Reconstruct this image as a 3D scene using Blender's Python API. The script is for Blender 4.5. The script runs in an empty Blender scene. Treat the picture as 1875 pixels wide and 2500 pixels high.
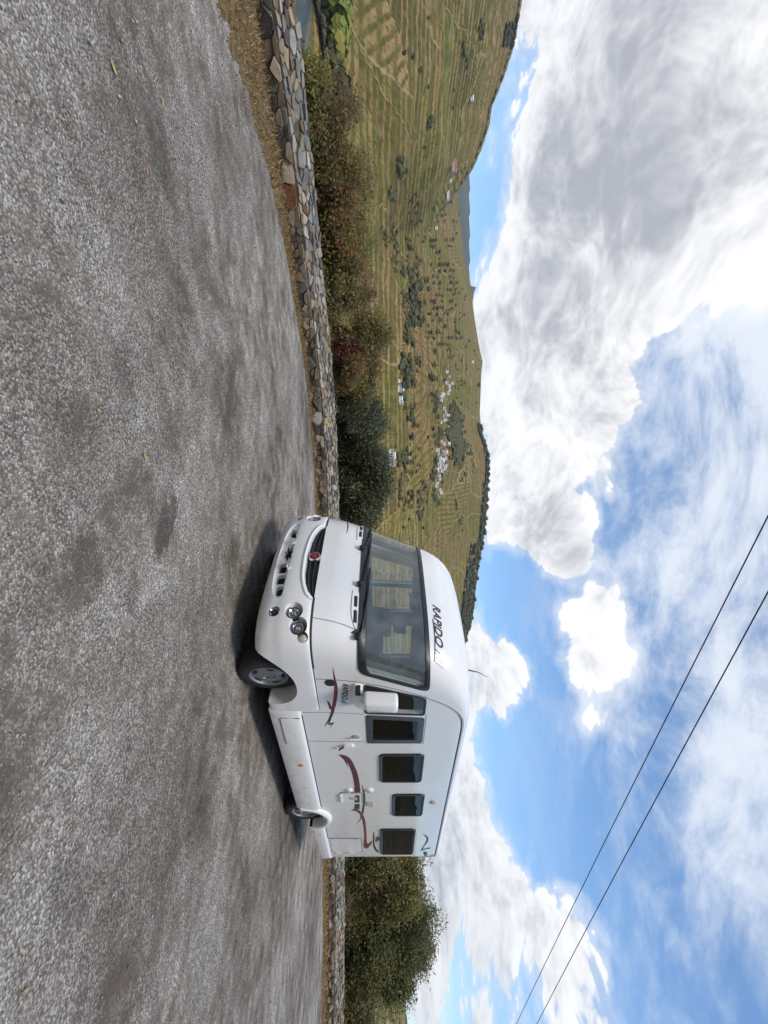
import bpy, math, random
import numpy as np
from mathutils import Vector, Matrix
R = math.radians
rng = np.random.default_rng(7)
random.seed(7)
scene = bpy.context.scene
col = scene.collection

# ------------------------------------------------------------------ camera
# the photograph was taken with the phone turned on its side: world up points to the picture's right
EYE = 1.75
cam_d = bpy.data.cameras.new('camera')
cam_d.sensor_fit = 'VERTICAL'
cam_d.sensor_height = 36.0
cam_d.lens = 36.0 * 1050 / 2500
cam_d.clip_start = 0.05
cam_d.clip_end = 30000
cam = bpy.data.objects.new('camera', cam_d)
col.objects.link(cam)
cam.matrix_world = Matrix(((0, -1, 0, 0), (0, 0, -1, 0), (1, 0, 0, EYE), (0, 0, 0, 1)))
scene.camera = cam

# ------------------------------------------------------------------ view, sun, sky
vs = scene.view_settings
vs.view_transform = 'Standard'; vs.look = 'None'; vs.exposure = 0.75; vs.gamma = 1.0
vs.use_curve_mapping = False
scene.cycles.max_bounces = 8
scene.cycles.transparent_max_bounces = 16
scene.cycles.sample_clamp_indirect = 8

SUN_DIR = Vector((-0.10, -0.49, 0.866)).normalized()        # towards the sun
sun_d = bpy.data.lights.new('sun', 'SUN')
sun_d.energy = 1.5
sun_d.angle = R(14)
sun_d.color = (1.0, 0.92, 0.81)
sun = bpy.data.objects.new('sun', sun_d); col.objects.link(sun)
sun.rotation_euler = (-SUN_DIR).to_track_quat('-Z', 'Y').to_euler()


class NT:
    """small helper to write node trees as expressions"""
    def __init__(s, tree):
        s.t = tree; s.n = tree.nodes; s.l = tree.links
    def node(s, kind, **kw):
        nd = s.n.new(kind)
        for k, v in kw.items(): setattr(nd, k, v)
        return nd
    def put(s, sock, v):
        if v is None: return
        if hasattr(v, 'is_linked') or hasattr(v, 'links'): s.l.new(v, sock)
        else:
            if hasattr(sock.default_value, '__len__') and not hasattr(v, '__len__'): v = (v,) * len(sock.default_value)
            if hasattr(sock.default_value, '__len__') and len(sock.default_value) == 4 and len(v) == 3: v = (*v, 1)
            sock.default_value = v
    def m(s, op, a, b=None, c=None, clamp=False):
        nd = s.node('ShaderNodeMath', operation=op, use_clamp=clamp)
        for i, v in enumerate((a, b, c)): s.put(nd.inputs[i], v)
        return nd.outputs[0]
    def add(s, a, b): return s.m('ADD', a, b)
    def sub(s, a, b): return s.m('SUBTRACT', a, b)
    def mul(s, a, b): return s.m('MULTIPLY', a, b)
    def v(s, op, a, b=None, scale=None):
        nd = s.node('ShaderNodeVectorMath', operation=op)
        s.put(nd.inputs[0], a)
        if b is not None: s.put(nd.inputs[1], b)
        if scale is not None: s.put(nd.inputs['Scale'], scale)
        return nd.outputs['Value'] if op in ('DOT_PRODUCT', 'LENGTH', 'DISTANCE') else nd.outputs[0]
    def mr(s, x, a, b, lo=0.0, hi=1.0, smooth=True):
        nd = s.node('ShaderNodeMapRange', interpolation_type='SMOOTHSTEP' if smooth else 'LINEAR')
        for i, q in enumerate((x, a, b, lo, hi)): s.put(nd.inputs[i], q)
        return nd.outputs[0]
    def mix(s, f, a, b, mode='MIX'):
        nd = s.node('ShaderNodeMix', data_type='RGBA', blend_type=mode)
        s.put(nd.inputs[0], f); s.put(nd.inputs[6], a); s.put(nd.inputs[7], b)
        return nd.outputs[2]
    def noise(s, vec, scale, detail=3.0, rough=0.55, dim='3D', dist=0.0, lac=2.0):
        nd = s.node('ShaderNodeTexNoise', noise_dimensions=dim)
        s.put(nd.inputs['Vector'], vec)
        nd.inputs['Scale'].default_value = scale; nd.inputs['Detail'].default_value = detail
        nd.inputs['Roughness'].default_value = rough; nd.inputs['Distortion'].default_value = dist
        nd.inputs['Lacunarity'].default_value = lac
        return nd.outputs[0]
    def noisec(s, vec, scale, detail=2.0, dim='3D'):
        nd = s.node('ShaderNodeTexNoise', noise_dimensions=dim)
        s.put(nd.inputs['Vector'], vec)
        nd.inputs['Scale'].default_value = scale; nd.inputs['Detail'].default_value = detail
        return nd.outputs[1]
    def vor(s, vec, scale, feature='F1', dim='3D', rand=1.0, out='Distance', smooth=None, detail=0.0):
        nd = s.node('ShaderNodeTexVoronoi', voronoi_dimensions=dim, feature=feature)
        s.put(nd.inputs['Vector'], vec)
        nd.inputs['Scale'].default_value = scale; nd.inputs['Randomness'].default_value = rand
        nd.inputs['Detail'].default_value = detail
        if smooth is not None: nd.inputs['Smoothness'].default_value = smooth
        return nd.outputs[out] if isinstance(out, str) else [nd.outputs[o] for o in out]
    def ramp(s, f, stops):
        nd = s.node('ShaderNodeValToRGB')
        e = nd.color_ramp.elements
        while len(e) < len(stops): e.new(0.5)
        for el, (p, c) in zip(e, stops): el.position = p; el.color = (*c, 1)
        s.put(nd.inputs[0], f)
        return nd.outputs[0]
    def sep(s, vec):
        nd = s.node('ShaderNodeSeparateXYZ'); s.put(nd.inputs[0], vec); return nd.outputs
    def comb(s, x, y, z):
        nd = s.node('ShaderNodeCombineXYZ')
        for i, q in enumerate((x, y, z)): s.put(nd.inputs[i], q)
        return nd.outputs[0]


def pixdir(U, V):
    d = Vector(((U - 1250) / 1050, 1.0, (937.5 - V) / 1050)); d.normalize(); return d

world = bpy.data.worlds.new('World'); scene.world = world
world.use_nodes = True
W = NT(world.node_tree); W.n.clear()
sky = W.node('ShaderNodeTexSky', sky_type='NISHITA')
sky.sun_disc = False
sky.sun_elevation = math.asin(SUN_DIR.z)
sky.sun_rotation = math.atan2(SUN_DIR.x, SUN_DIR.y)
sky.altitude = 300; sky.air_density = 1.0; sky.dust_density = 0.6; sky.ozone_density = 2.0
D = W.v('NORMALIZE', W.node('ShaderNodeTexCoord').outputs['Generated'])
dz = W.sep(D)[2]
# cumulus layer: noise on a flat-ish layer seen in perspective, coverage varied over the sky
persp = W.m('DIVIDE', 1.0, W.add(W.m('MAXIMUM', dz, 0.0), 0.42))
P = W.v('SCALE', W.v('MULTIPLY', D, (1.0, 1.0, 1.45)), scale=persp)
warp = W.v('SCALE', W.v('SUBTRACT', W.noisec(P, 2.2, 2), (0.5, 0.5, 0.5)), scale=0.35)
Pw = W.v('ADD', P, warp)
def billow(p):
    nd = W.node('ShaderNodeTexVoronoi', voronoi_dimensions='3D', feature='F1'); W.put(nd.inputs['Vector'], p)
    nd.inputs['Scale'].default_value = 4.6; nd.inputs['Detail'].default_value = 3.4; nd.inputs['Roughness'].default_value = 0.60; nd.inputs['Lacunarity'].default_value = 2.3
    return nd.outputs['Distance']
v5 = billow(Pw); v5o = billow(W.v('ADD', Pw, (-0.016, 0.010, 0.036)))
na = W.noise(Pw, 2.1, 6, 0.58)
n0a = W.mul(W.sub(na, 0.5), 1.55); n0b = W.mul(W.sub(0.46, v5), 0.95)
n0 = W.add(n0a, n0b)
n1 = W.mul(W.sub(W.noise(W.v('ADD', Pw, (-0.05, 0.02, 0.11)), 2.1, 3, 0.55), 0.5), 1.55)
#        U     V    radius(deg) amount
BLOBS = [(200, 300, 25, 0.80), (560, 330, 17, 0.60), (720, 480, 14, 0.55), (120, 580, 14, 0.45), (420, 560, 13, 0.40), (930, 610, 12, 0.55), (1160, 640, 11, 0.60), (330, 110, 16, 0.45), (0, 0, 28, 0.40), (1090, 340, 7, 0.75), (1240, 580, 8, 0.50),
         (1560, 700, 7, 0.65), (1670, 650, 5, 0.80), (1900, 740, 13, 0.75), (2300, 730, 13, 0.80), (2100, 740, 11, 0.45), (1320, 500, 5, 0.95), (1440, 450, 5.5, 1.05), (1560, 420, 6, 1.15), (1690, 385, 5.5, 1.05), (1830, 345, 5, 0.9), (2380, 470, 7, 0.75), (2280, 500, 4, 0.4),
         (720, 0, 10, -0.65), (960, 160, 8, -0.40), (1000, 60, 12, -0.5), (1140, 470, 4, -0.50), (1300, 250, 8, -0.35), (1460, 590, 6, -0.60), (1800, 520, 8, -0.75), (2100, 530, 11, -0.75), (1950, 570, 6, -0.35),
         (2400, 600, 4, -0.25), (150, 650, 6, -0.70), (300, 700, 6, -0.95), (430, 725, 6, -0.90), (620, 730, 6, -1.30), (520, 735, 5, -0.70), (1350, 690, 4, -0.40), (1450, 150, 14, -0.55), (1900, 150, 18, -0.45), (2400, 250, 15, -0.45)]
bias = None
for (u, v_, rad, amt) in BLOBS:
    c = pixdir(u, v_)
    b = W.mr(W.v('DOT_PRODUCT', D, tuple(c)), math.cos(R(rad * 1.35)), math.cos(R(rad * 0.15)), 0.0, amt)
    bias = b if bias is None else W.add(bias, b)
C0 = W.add(W.add(n0, bias), 0.04)
soft = W.mr(W.add(C0, W.mul(W.sub(W.noise(P, 4.5, 6, 0.68), 0.5), 1.5)), -0.62, 0.42, 0.0, 0.55)
mask = W.m('MAXIMUM', W.mr(C0, 0.0, 0.22), soft)
thick = W.mr(C0, 0.0, 3.8, smooth=False)
relief = W.add(W.mul(W.sub(n0a, n1), 0.55), W.mul(W.sub(v5o, v5), 0.95))
shade = W.m('SUBTRACT', W.add(W.mul(thick, 1.30), W.mul(W.sub(W.noise(Pw, 3.4, 6, 0.6), 0.46), 1.3)), relief)
shade = W.mr(shade, -0.12, 1.30, 0.0, 1.0)
cumul = W.mix(shade, (7.7, 7.7, 7.75), (3.2, 3.3, 3.65))
# thin high veil and streaks
Q = W.v('MULTIPLY', W.v('SCALE', D, scale=W.m('DIVIDE', 1.0, W.add(W.m('MAXIMUM', dz, 0.0), 0.25))), (1.0, 1.4, 1.0))
Qw = W.v('ADD', Q, W.v('SCALE', W.v('SUBTRACT', W.noisec(Q, 1.4, 2), (0.5, 0.5, 0.5)), scale=0.5))
cir = W.mr(W.add(W.noise(Qw, 3.0, 6, 0.66), W.mul(W.sub(W.noise(Q, 1.3, 2), 0.48), 0.8)), 0.40, 0.74, 0.0, 0.80)
cir = W.mul(cir, W.mr(dz, 0.26, 0.52, 0.10, 1.0))
blue = W.mix(1.0, sky.outputs[0], (1.02, 1.30, 1.45), 'MULTIPLY')
base = W.mix(cir, blue, (6.8, 7.1, 7.5))
skyc = W.mix(mask, base, cumul)
bg = W.node('ShaderNodeBackground'); bg.inputs['Strength'].default_value = 0.088
W.l.new(skyc, bg.inputs['Color'])
W.l.new(bg.outputs[0], W.node('ShaderNodeOutputWorld').inputs['Surface'])
world.cycles.sampling_method = 'MANUAL'; world.cycles.sample_map_resolution = 256

# ------------------------------------------------------------------ helpers
def link(o, parent=None):
    col.objects.link(o)
    if parent is not None: o.parent = parent
    return o

def mk(name, verts, faces, mat, parent=None, mi=None, smooth=None):
    """one mesh object; smooth = angle in degrees for smooth shading"""
    me = bpy.data.meshes.new(name)
    me.from_pydata([tuple(map(float, v)) for v in verts], [], [tuple(f) for f in faces])
    for m_ in (mat if isinstance(mat, (list, tuple)) else [mat]): me.materials.append(m_)
    if mi is not None: me.polygons.foreach_set('material_index', list(mi))
    if smooth is not None:
        me.polygons.foreach_set('use_smooth', [True] * len(me.polygons))
        me.set_sharp_from_angle(angle=R(smooth))
    me.update()
    return link(bpy.data.objects.new(name, me), parent)

def mk_np(name, verts, faces, mat, parent=None, mi=None, smooth=False):
    """fast mesh from numpy arrays, all faces with the same vertex count"""
    me = bpy.data.meshes.new(name)
    nv, nf, k = len(verts), len(faces), faces.shape[1]
    me.vertices.add(nv); me.vertices.foreach_set('co', np.asarray(verts, np.float32).ravel())
    me.loops.add(nf * k); me.loops.foreach_set('vertex_index', np.asarray(faces, np.int32).ravel())
    me.polygons.add(nf); me.polygons.foreach_set('loop_start', np.arange(nf, dtype=np.int32) * k)
    for m_ in (mat if isinstance(mat, (list, tuple)) else [mat]): me.materials.append(m_)
    if mi is not None: me.polygons.foreach_set('material_index', np.asarray(mi, np.int32))
    if smooth: me.polygons.foreach_set('use_smooth', np.ones(nf, bool))
    me.update(calc_edges=True); me.validate()
    return link(bpy.data.objects.new(name, me), parent)

def tag(o, label=None, cat=None, group=None, kind=None):
    for k, v in (('label', label), ('category', cat), ('group', group), ('kind', kind)):
        if v: o[k] = v
    return o

def empty(name, loc=(0, 0, 0), rz=0.0):
    o = bpy.data.objects.new(name, None); o.empty_display_size = 0.2
    o.location = loc; o.rotation_euler = (0, 0, rz)
    return link(o)

class MB:
    """collects shapes into one mesh"""
    def __init__(s): s.v = []; s.f = []
    def add(s, v, f):
        b = len(s.v); s.v += [tuple(p) for p in v]; s.f += [tuple(b + i for i in q) for q in f]; return s
    def box(s, x0, x1, y0, y1, z0, z1):
        v = [(x, y, z) for z in (z0, z1) for y in (y0, y1) for x in (x0, x1)]
        return s.add(v, [(0, 2, 3, 1), (4, 5, 7, 6), (0, 1, 5, 4), (2, 6, 7, 3), (0, 4, 6, 2), (1, 3, 7, 5)])
    def tube(s, pts, rad, n=6, cap=True):
        pts = [Vector(p) for p in pts]
        if not hasattr(rad, '__len__'): rad = [rad] * len(pts)
        rings = []
        up0 = None
        for i, p in enumerate(pts):
            t = (pts[min(i + 1, len(pts) - 1)] - pts[max(i - 1, 0)]).normalized()
            up = Vector((0, 0, 1)) if abs(t.z) < 0.9 else Vector((1, 0, 0))
            if up0 is not None: up = up0
            a = t.cross(up).normalized(); b = a.cross(t).normalized(); up0 = b
            rings.append([p + (a * math.cos(2 * math.pi * k / n) + b * math.sin(2 * math.pi * k / n)) * rad[i] for k in range(n)])
        v = [q for r_ in rings for q in r_]
        f = []
        for i in range(len(pts) - 1):
            for k in range(n):
                f.append((i * n + k, i * n + (k + 1) % n, (i + 1) * n + (k + 1) % n, (i + 1) * n + k))
        if cap: f += [tuple(range(n - 1, -1, -1)), tuple((len(pts) - 1) * n + k for k in range(n))]
        return s.add(v, f)
    def lathe(s, prof, n=32, axis='y', c=(0, 0, 0), caps=(1, 1)):
        """prof = list of (radius, height along axis)"""
        v = []
        for (r_, h) in prof:
            for k in range(n):
                a = 2 * math.pi * k / n
                p = (r_ * math.cos(a), h, r_ * math.sin(a)) if axis == 'y' else ((h, r_ * math.cos(a), r_ * math.sin(a)) if axis == 'x' else (r_ * math.cos(a), r_ * math.sin(a), h))
                v.append((p[0] + c[0], p[1] + c[1], p[2] + c[2]))
        f = []
        for i in range(len(prof) - 1):
            for k in range(n):
                f.append((i * n + k, i * n + (k + 1) % n, (i + 1) * n + (k + 1) % n, (i + 1) * n + k))
        if caps[0]: f.append(tuple(range(n)))
        if caps[1]: f.append(tuple((len(prof) - 1) * n + k for k in range(n - 1, -1, -1)))
        return s.add(v, f)
    def prism(s, poly, fn0, fn1):
        """poly of 2D points, mapped to two layers"""
        n = len(poly)
        v = [fn0(*p) for p in poly] + [fn1(*p) for p in poly]
        f = [tuple(range(n)), tuple(range(2 * n - 1, n - 1, -1))] + [(i, n + i, n + (i + 1) % n, (i + 1) % n) for i in range(n)]
        return s.add(v, f)
    def build(s, name, mat, parent=None, smooth=None):
        return mk(name, s.v, s.f, mat, parent, smooth=smooth)

def fix_normals(o):
    import bmesh
    bm = bmesh.new(); bm.from_mesh(o.data)
    bmesh.ops.recalc_face_normals(bm, faces=bm.faces)
    bm.to_mesh(o.data); bm.free()

def outward(o, c=(-2.6, 0, 1.6)):
    """open panes: normals point away from the middle of the vehicle"""
    me = o.data; me.update()
    p = me.polygons[len(me.polygons) // 2]
    if p.normal.dot(p.center - Vector(c)) < 0: me.flip_normals()
    return o

def boolean(o, cutters, smooth=28):
    par = o.parent; o.parent = None      # cut in the thing's own coordinates
    fix_normals(o)
    for c in cutters:
        fix_normals(c)
        md = o.modifiers.new('b', 'BOOLEAN'); md.operation = 'DIFFERENCE'; md.solver = 'EXACT'; md.object = c
    bpy.context.view_layer.update()
    dg = bpy.context.evaluated_depsgraph_get()
    me = bpy.data.meshes.new_from_object(o.evaluated_get(dg))
    o.modifiers.clear(); o.data = me
    me.polygons.foreach_set('use_smooth', [True] * len(me.polygons))
    me.set_sharp_from_angle(angle=R(smooth))
    for c in cutters: bpy.data.objects.remove(c)
    o.parent = par
    return o

def rrect(x0, x1, z0, z1, r_, n=5):
    """rounded rectangle outline"""
    p = []
    for (cx, cz, a0) in ((x1 - r_, z1 - r_, 0), (x0 + r_, z1 - r_, 90), (x0 + r_, z0 + r_, 180), (x1 - r_, z0 + r_, 270)):
        for k in range(n + 1):
            a = R(a0 + 90 * k / n); p.append((cx + r_ * math.cos(a), cz + r_ * math.sin(a)))
    return p

# ------------------------------------------------------------------ materials
def mat(name, base=(0.5, 0.5, 0.5), rough=0.6, metal=0.0, spec=0.5, coat=0.0):
    m_ = bpy.data.materials.new(name); m_.use_nodes = True
    N = NT(m_.node_tree); b = m_.node_tree.nodes['Principled BSDF']
    b.inputs['Base Color'].default_value = (*base, 1); b.inputs['Roughness'].default_value = rough
    b.inputs['Metallic'].default_value = metal; b.inputs['Specular IOR Level'].default_value = spec
    b.inputs['Coat Weight'].default_value = coat; b.inputs['Coat Roughness'].default_value = 0.06
    return m_, N, b

def bump(N, b, h, strength=0.5, dist=0.01):
    nd = N.node('ShaderNodeBump'); nd.inputs['Strength'].default_value = strength; nd.inputs['Distance'].default_value = dist
    N.put(nd.inputs['Height'], h); N.l.new(nd.outputs[0], b.inputs['Normal'])

def simple(name, base, rough=0.6, metal=0.0, var=0.12, scale=6.0, bmp=0.0, coat=0.0, spec=0.5):
    m_, N, b = mat(name, base, rough, metal, spec, coat)
    pos = N.node('ShaderNodeTexCoord').outputs['Object']
    n = N.noise(pos, scale, 4, 0.6)
    N.put(b.inputs['Base Color'], N.mix(n, tuple(c * (1 - var) for c in base), tuple(min(1, c * (1 + var)) for c in base)))
    N.put(b.inputs['Roughness'], N.mr(n, 0.3, 0.7, max(0.02, rough - 0.06), min(1, rough + 0.06)))
    if bmp: bump(N, b, N.noise(pos, scale * 6, 3), 0.6, bmp)
    return m_
# ================================================================== the setting
def vnoise(x, y, seed=0):
    """smooth value noise in numpy"""
    xi = np.floor(x).astype(np.int64); yi = np.floor(y).astype(np.int64)
    fx = x - xi; fy = y - yi
    fx = fx * fx * (3 - 2 * fx); fy = fy * fy * (3 - 2 * fy)
    def h(a, b):
        k = (a * 374761393 + b * 668265263 + seed * 974634777) & 0xFFFFFFFF
        k = ((k ^ (k >> 13)) * 1274126177) & 0xFFFFFFFF
        return ((k ^ (k >> 16)) & 0xFFFF) / 65535.0
    return (h(xi, yi) * (1 - fx) + h(xi + 1, yi) * fx) * (1 - fy) + (h(xi, yi + 1) * (1 - fx) + h(xi + 1, yi + 1) * fx) * fy

def catmull(P, n=24):
    P = [np.array(p, float) for p in P]; P = [2 * P[0] - P[1]] + P + [2 * P[-1] - P[-2]]
    out = []
    for i in range(1, len(P) - 2):
        for t in np.linspace(0, 1, n, endpoint=False):
            out.append(0.5 * (2 * P[i] + (P[i + 1] - P[i - 1]) * t + (2 * P[i - 1] - 5 * P[i] + 4 * P[i + 1] - P[i + 2]) * t * t + (3 * P[i] - P[i - 1] - 3 * P[i + 1] + P[i + 2]) * t ** 3))
    out.append(P[-2]); return np.array(out)

WALL = catmull([(-13, -3), (-10.2, 0.8), (-8.3, 3.4), (-6.68, 5.61), (-5.93, 6.62), (-4.74, 7.95), (-3.28, 9.55), (-1.6, 10.6), (0, 11.15), (4, 12.0), (10.5, 12.8), (14.9, 12.55), (22, 11.3), (32, 8.5)])
wall_ds = np.hypot(*np.diff(WALL, axis=0).T)
wall_s = np.concatenate([[0], np.cumsum(wall_ds)])
wall_th = np.arctan2(WALL[:, 0], WALL[:, 1]); wall_r = np.hypot(WALL[:, 0], WALL[:, 1])
def wall_at(s):
    x = np.interp(s, wall_s, WALL[:, 0]); y = np.interp(s, wall_s, WALL[:, 1])
    e = 0.15
    tx = np.interp(s + e, wall_s, WALL[:, 0]) - np.interp(s - e, wall_s, WALL[:, 0]); ty = np.interp(s + e, wall_s, WALL[:, 1]) - np.interp(s - e, wall_s, WALL[:, 1])
    l = np.hypot(tx, ty)
    return x, y, tx / l, ty / l
def s_of_U(U):
    return float(np.interp(math.atan2((U - 1250) / 1050, 1), wall_th, wall_s))
def Rw(th):
    a = np.abs(th)
    r_ = np.interp(th, wall_th, wall_r)
    return np.where(th < wall_th[0], wall_r[0], np.where(th > wall_th[-1], wall_r[-1], r_))

RB = np.array([(-900, 760), (300, 775), (500, 757), (560, 752), (620, 748), (688, 730), (751, 723), (806, 715), (853, 707), (884, 700), (911, 703), (1009, 707), (1049, 703), (1088, 689), (1127, 684), (1186, 686), (1244, 690), (1301, 695), (1383, 709), (1448, 718), (1505, 724), (1545, 735), (1700, 775), (1900, 832), (2200, 872), (2420, 893), (2500, 884), (2700, 850), (3000, 820), (3600, 785)], float)
RA = np.array([(-900, 560), (-200, 590), (0, 606), (59, 616), (124, 628), (193, 651), (262, 679), (306, 685), (366, 705), (410, 724), (455, 753), (520, 800), (620, 880), (760, 990), (900, 1100), (1100, 1200), (4000, 1300)], float)
DB = np.array([(-900, 2000), (500, 2000), (1100, 1750), (1545, 1600), (2500, 1400), (3600, 1400)], float)
DA = np.array([(-900, 1000), (0, 1020), (455, 1200), (900, 1200), (4000, 1200)], float)
RIVER = -58.0
def smst(x, a, b):
    t = np.clip((x - a) / (b - a), 0, 1); return t * t * (3 - 2 * t)
def terrain(X, Y, full=False):
    X = np.asarray(X, float); Y = np.asarray(Y, float)
    th = np.arctan2(X, Y); r_ = np.hypot(X, Y)
    ct = np.cos(np.clip(th, -R(66), R(66))); U = 1250 + 1050 * np.tan(np.clip(th, -R(66), R(66)))
    Yd = r_ * ct
    D0 = 350.0 + 25 * (vnoise(X / 90, Y / 400, 3) - .5)
    und = (vnoise(X / 160, Y / 260, 1) - .5) * 60 + (vnoise(X / 70, Y / 110, 2) - .5) * 22 + (vnoise(X / 30, Y / 30, 9) - .5) * 5
    def hill(Rt, Dt, p):
        V = np.interp(U, Rt[:, 0], Rt[:, 1]); D1 = np.interp(U, Dt[:, 0], Dt[:, 1])
        zr = EYE + (937.5 - V) / 1050 * D1
        q = (Yd - D0) / (D1 - D0); qc = np.clip(q, 0, 1)
        z = (RIVER - 3) + (zr - RIVER + 3) * qc ** p + und * np.sin(np.pi * qc) ** 0.8 * np.clip(qc * 5, 0, 1) + 6 * smst(qc, 0, 0.02)
        over = np.maximum(Yd - D1, 0)
        return np.where(q > 1, zr - np.minimum(over * 0.22, 260), z), q
    zA, qA = hill(RA, DA, 1.18); zB, qB = hill(RB, DB, 1.25)
    z = np.maximum(zA, zB)
    # far blue mountains
    far = EYE + (937.5 - (727 + 18 * np.sin(U / 170.0) * (U > 700) + np.where(U > 700, (U - 700) * .25, 0))) / 1050 * 5200
    zC = far - np.abs(Yd - 5200) * 0.35
    z = np.maximum(z, zC)
    z = np.where(Yd < D0, np.minimum(z, RIVER - 3), z)
    base = z.copy()
    # steps of the terraces
    st = np.where(Yd < 700, 6.5, 5.0)
    ph = (base + (vnoise(X / 55, Y / 55, 5) - .5) * 5) / st
    amp = 2.4 * smst(Yd, 380, 430) * (1 - smst(Yd, 1200, 1700)) * np.clip(vnoise(X / 130, Y / 130, 6) * 2, 0.2, 1)
    saw = ph - np.floor(ph)
    z = z + amp * (np.where(saw < .8, -saw / .8, (saw - .8) / .2 - 1) + .5)
    # our own bank: terrace edge falling to the river
    over = r_ - Rw(th)
    bank = -0.45 - np.clip(over - 0.5, 0, None) * 0.8 + (vnoise(X / 2.5, Y / 2.5, 4) - .5) * np.clip(over - 1, 0, 1.2)
    near = over < 110
    z = np.where(near, np.maximum(bank, RIVER - 3), z)
    z = np.where(over < 0.5, -0.45, z)
    # behind the camera the slope climbs
    back = smst(np.abs(th), R(84), R(120))
    st0 = np.where(np.abs(th) < R(80), Rw(th) + 1.5, 26.0)
    zb = -0.45 + np.clip(r_ - st0, 0, None) * np.where(th > 0, 0.55, 0.36) + (vnoise(X / 40, Y / 40, 8) - .5) * np.clip(r_ - 26, 0, 14)
    zb = np.where(r_ > 420, 190 + 8 * vnoise(X / 90, Y / 90, 8), zb)
    z = z * (1 - back) + zb * back
    return (z, base) if full else z

def hit(U, V, lo=360.0, hi=6500.0):
    """point of the far slope seen at a place of the photograph"""
    dx, dzv = (U - 1250) / 1050, (937.5 - V) / 1050
    ys = np.concatenate([np.linspace(lo, 2400, 3000), np.linspace(2400, hi, 400)])
    t = terrain(dx * ys, ys); k = np.argmax(t >= EYE + dzv * ys)
    if t[k] < EYE + dzv * ys[k]: return None
    return Vector((dx * ys[k], ys[k], float(t[k])))

# ---- terrain sheet
th_g = np.concatenate([np.linspace(-180, -54, 40, endpoint=False), np.linspace(-54, 54, 720, endpoint=False), np.linspace(54, 180, 41)])
r_g = np.concatenate([[0.5, 3, 5], np.linspace(6.5, 20, 46, endpoint=False), np.geomspace(20, 125, 34, endpoint=False), np.linspace(125, 345, 8, endpoint=False), np.linspace(345, 2400, 430, endpoint=False), np.geomspace(2400, 6500, 40)])
TH, RR = np.meshgrid(np.radians(th_g), r_g)
# rings follow equal depth inside the view so terraces stay even
XX = np.sin(TH) * RR; YY = np.cos(TH) * RR
ZZ, BASE = terrain(XX, YY, True)
nr, nc = RR.shape
idx = np.arange(nr * nc).reshape(nr, nc)
F = np.stack([idx[:-1, :-1], idx[:-1, 1:], idx[1:, 1:], idx[1:, :-1]], -1).reshape(-1, 4)[:, ::-1]

m_terr, N, b = mat('terraced_slope', rough=0.95, spec=0.15)
pos = N.node('ShaderNodeNewGeometry').outputs['Position']
px, py, pz = N.sep(pos)
at = N.node('ShaderNodeAttribute', attribute_name='base_z').outputs['Fac']
flat = N.comb(px, N.mul(py, 0.55), 0)
wp = N.v('ADD', flat, N.v('SCALE', N.v('SUBTRACT', N.noisec(flat, 0.012, 3), (.5, .5, .5)), scale=70.0))
nd = N.node('ShaderNodeTexVoronoi', voronoi_dimensions='2D', feature='F1'); N.put(nd.inputs['Vector'], wp); nd.inputs['Scale'].default_value = 0.0105
cr, cg, cb = N.sep(nd.outputs['Color'])
nd2 = N.node('ShaderNodeTexVoronoi', voronoi_dimensions='2D', feature='DISTANCE_TO_EDGE'); N.put(nd2.inputs['Vector'], wp); nd2.inputs['Scale'].default_value = 0.0105
edge = nd2.outputs[0]
wig = N.mul(N.sub(N.noise(flat, 0.02, 3), 0.5), 9.0)
ph1 = N.m('FRACT', N.m('DIVIDE', N.add(at, wig), 7.0))
ph1b = N.m('FRACT', N.m('DIVIDE', N.add(at, wig), 19.0))
ang = N.mul(cr, 3.14)
rowc = N.add(N.mul(px, N.m('COSINE', ang)), N.mul(py, N.m('SINE', ang)))
ph2 = N.m('FRACT', N.m('DIVIDE', N.add(rowc, N.mul(wig, 0.6)), 13.0))
s1 = N.mul(N.mr(ph1, 0.40, 0.52), N.mr(ph1, 1.0, 0.92))
s1b = N.mul(N.mr(ph1b, 0.62, 0.72), N.mr(ph1b, 1.0, 0.92))
s2 = N.mul(N.mr(ph2, 0.4, 0.65), N.mr(ph2, 1.0, 0.8))
use2 = N.mr(cg, 0.60, 0.62)
stripe = N.m('MULTIPLY', N.add(N.mul(s1, N.sub(1.0, use2)), N.mul(s2, use2)), N.mr(N.noise(flat, 0.05, 2), 0.25, 0.5, 0.6, 1.0))
stripe = N.m('MAXIMUM', stripe, N.mul(s1b, 0.8))
soil = N.ramp(cb, [(0.0, (0.185, 0.115, 0.062)), (0.3, (0.245, 0.165, 0.09)), (0.5, (0.165, 0.125, 0.05)), (0.72, (0.215, 0.155, 0.066)), (0.88, (0.14, 0.13, 0.036)), (1.0, (0.26, 0.175, 0.105))])
vine = N.ramp(cg, [(0.0, (0.045, 0.050, 0.013)), (0.4, (0.075, 0.072, 0.018)), (0.7, (0.050, 0.060, 0.013)), (1.0, (0.09, 0.084, 0.020))])
soil = N.mix(N.mr(N.noise(flat, 0.006, 3), 0.50, 0.68, 0.0, 0.6), soil, (0.125, 0.118, 0.033))
c = N.mix(N.mul(stripe, 0.96), soil, vine)
c = N.mix(N.mr(edge, 0.0, 0.03, 0.8, 0.0), c, N.mix(N.mr(cb, 0.45, 0.55), (0.05, 0.053, 0.02), (0.30, 0.235, 0.16)))
sp = N.noise(flat, 0.22, 4, 0.7)
c = N.mix(N.mr(sp, 0.49, 0.62, 0.0, 0.75), c, (0.045, 0.045, 0.017))
c = N.mix(N.mr(N.noise(flat, 0.05, 5, 0.7), 0.45, 0.7, 0.0, 0.4), c, (0.27, 0.19, 0.115))
dist = N.v('LENGTH', N.comb(px, py, 0))
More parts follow.
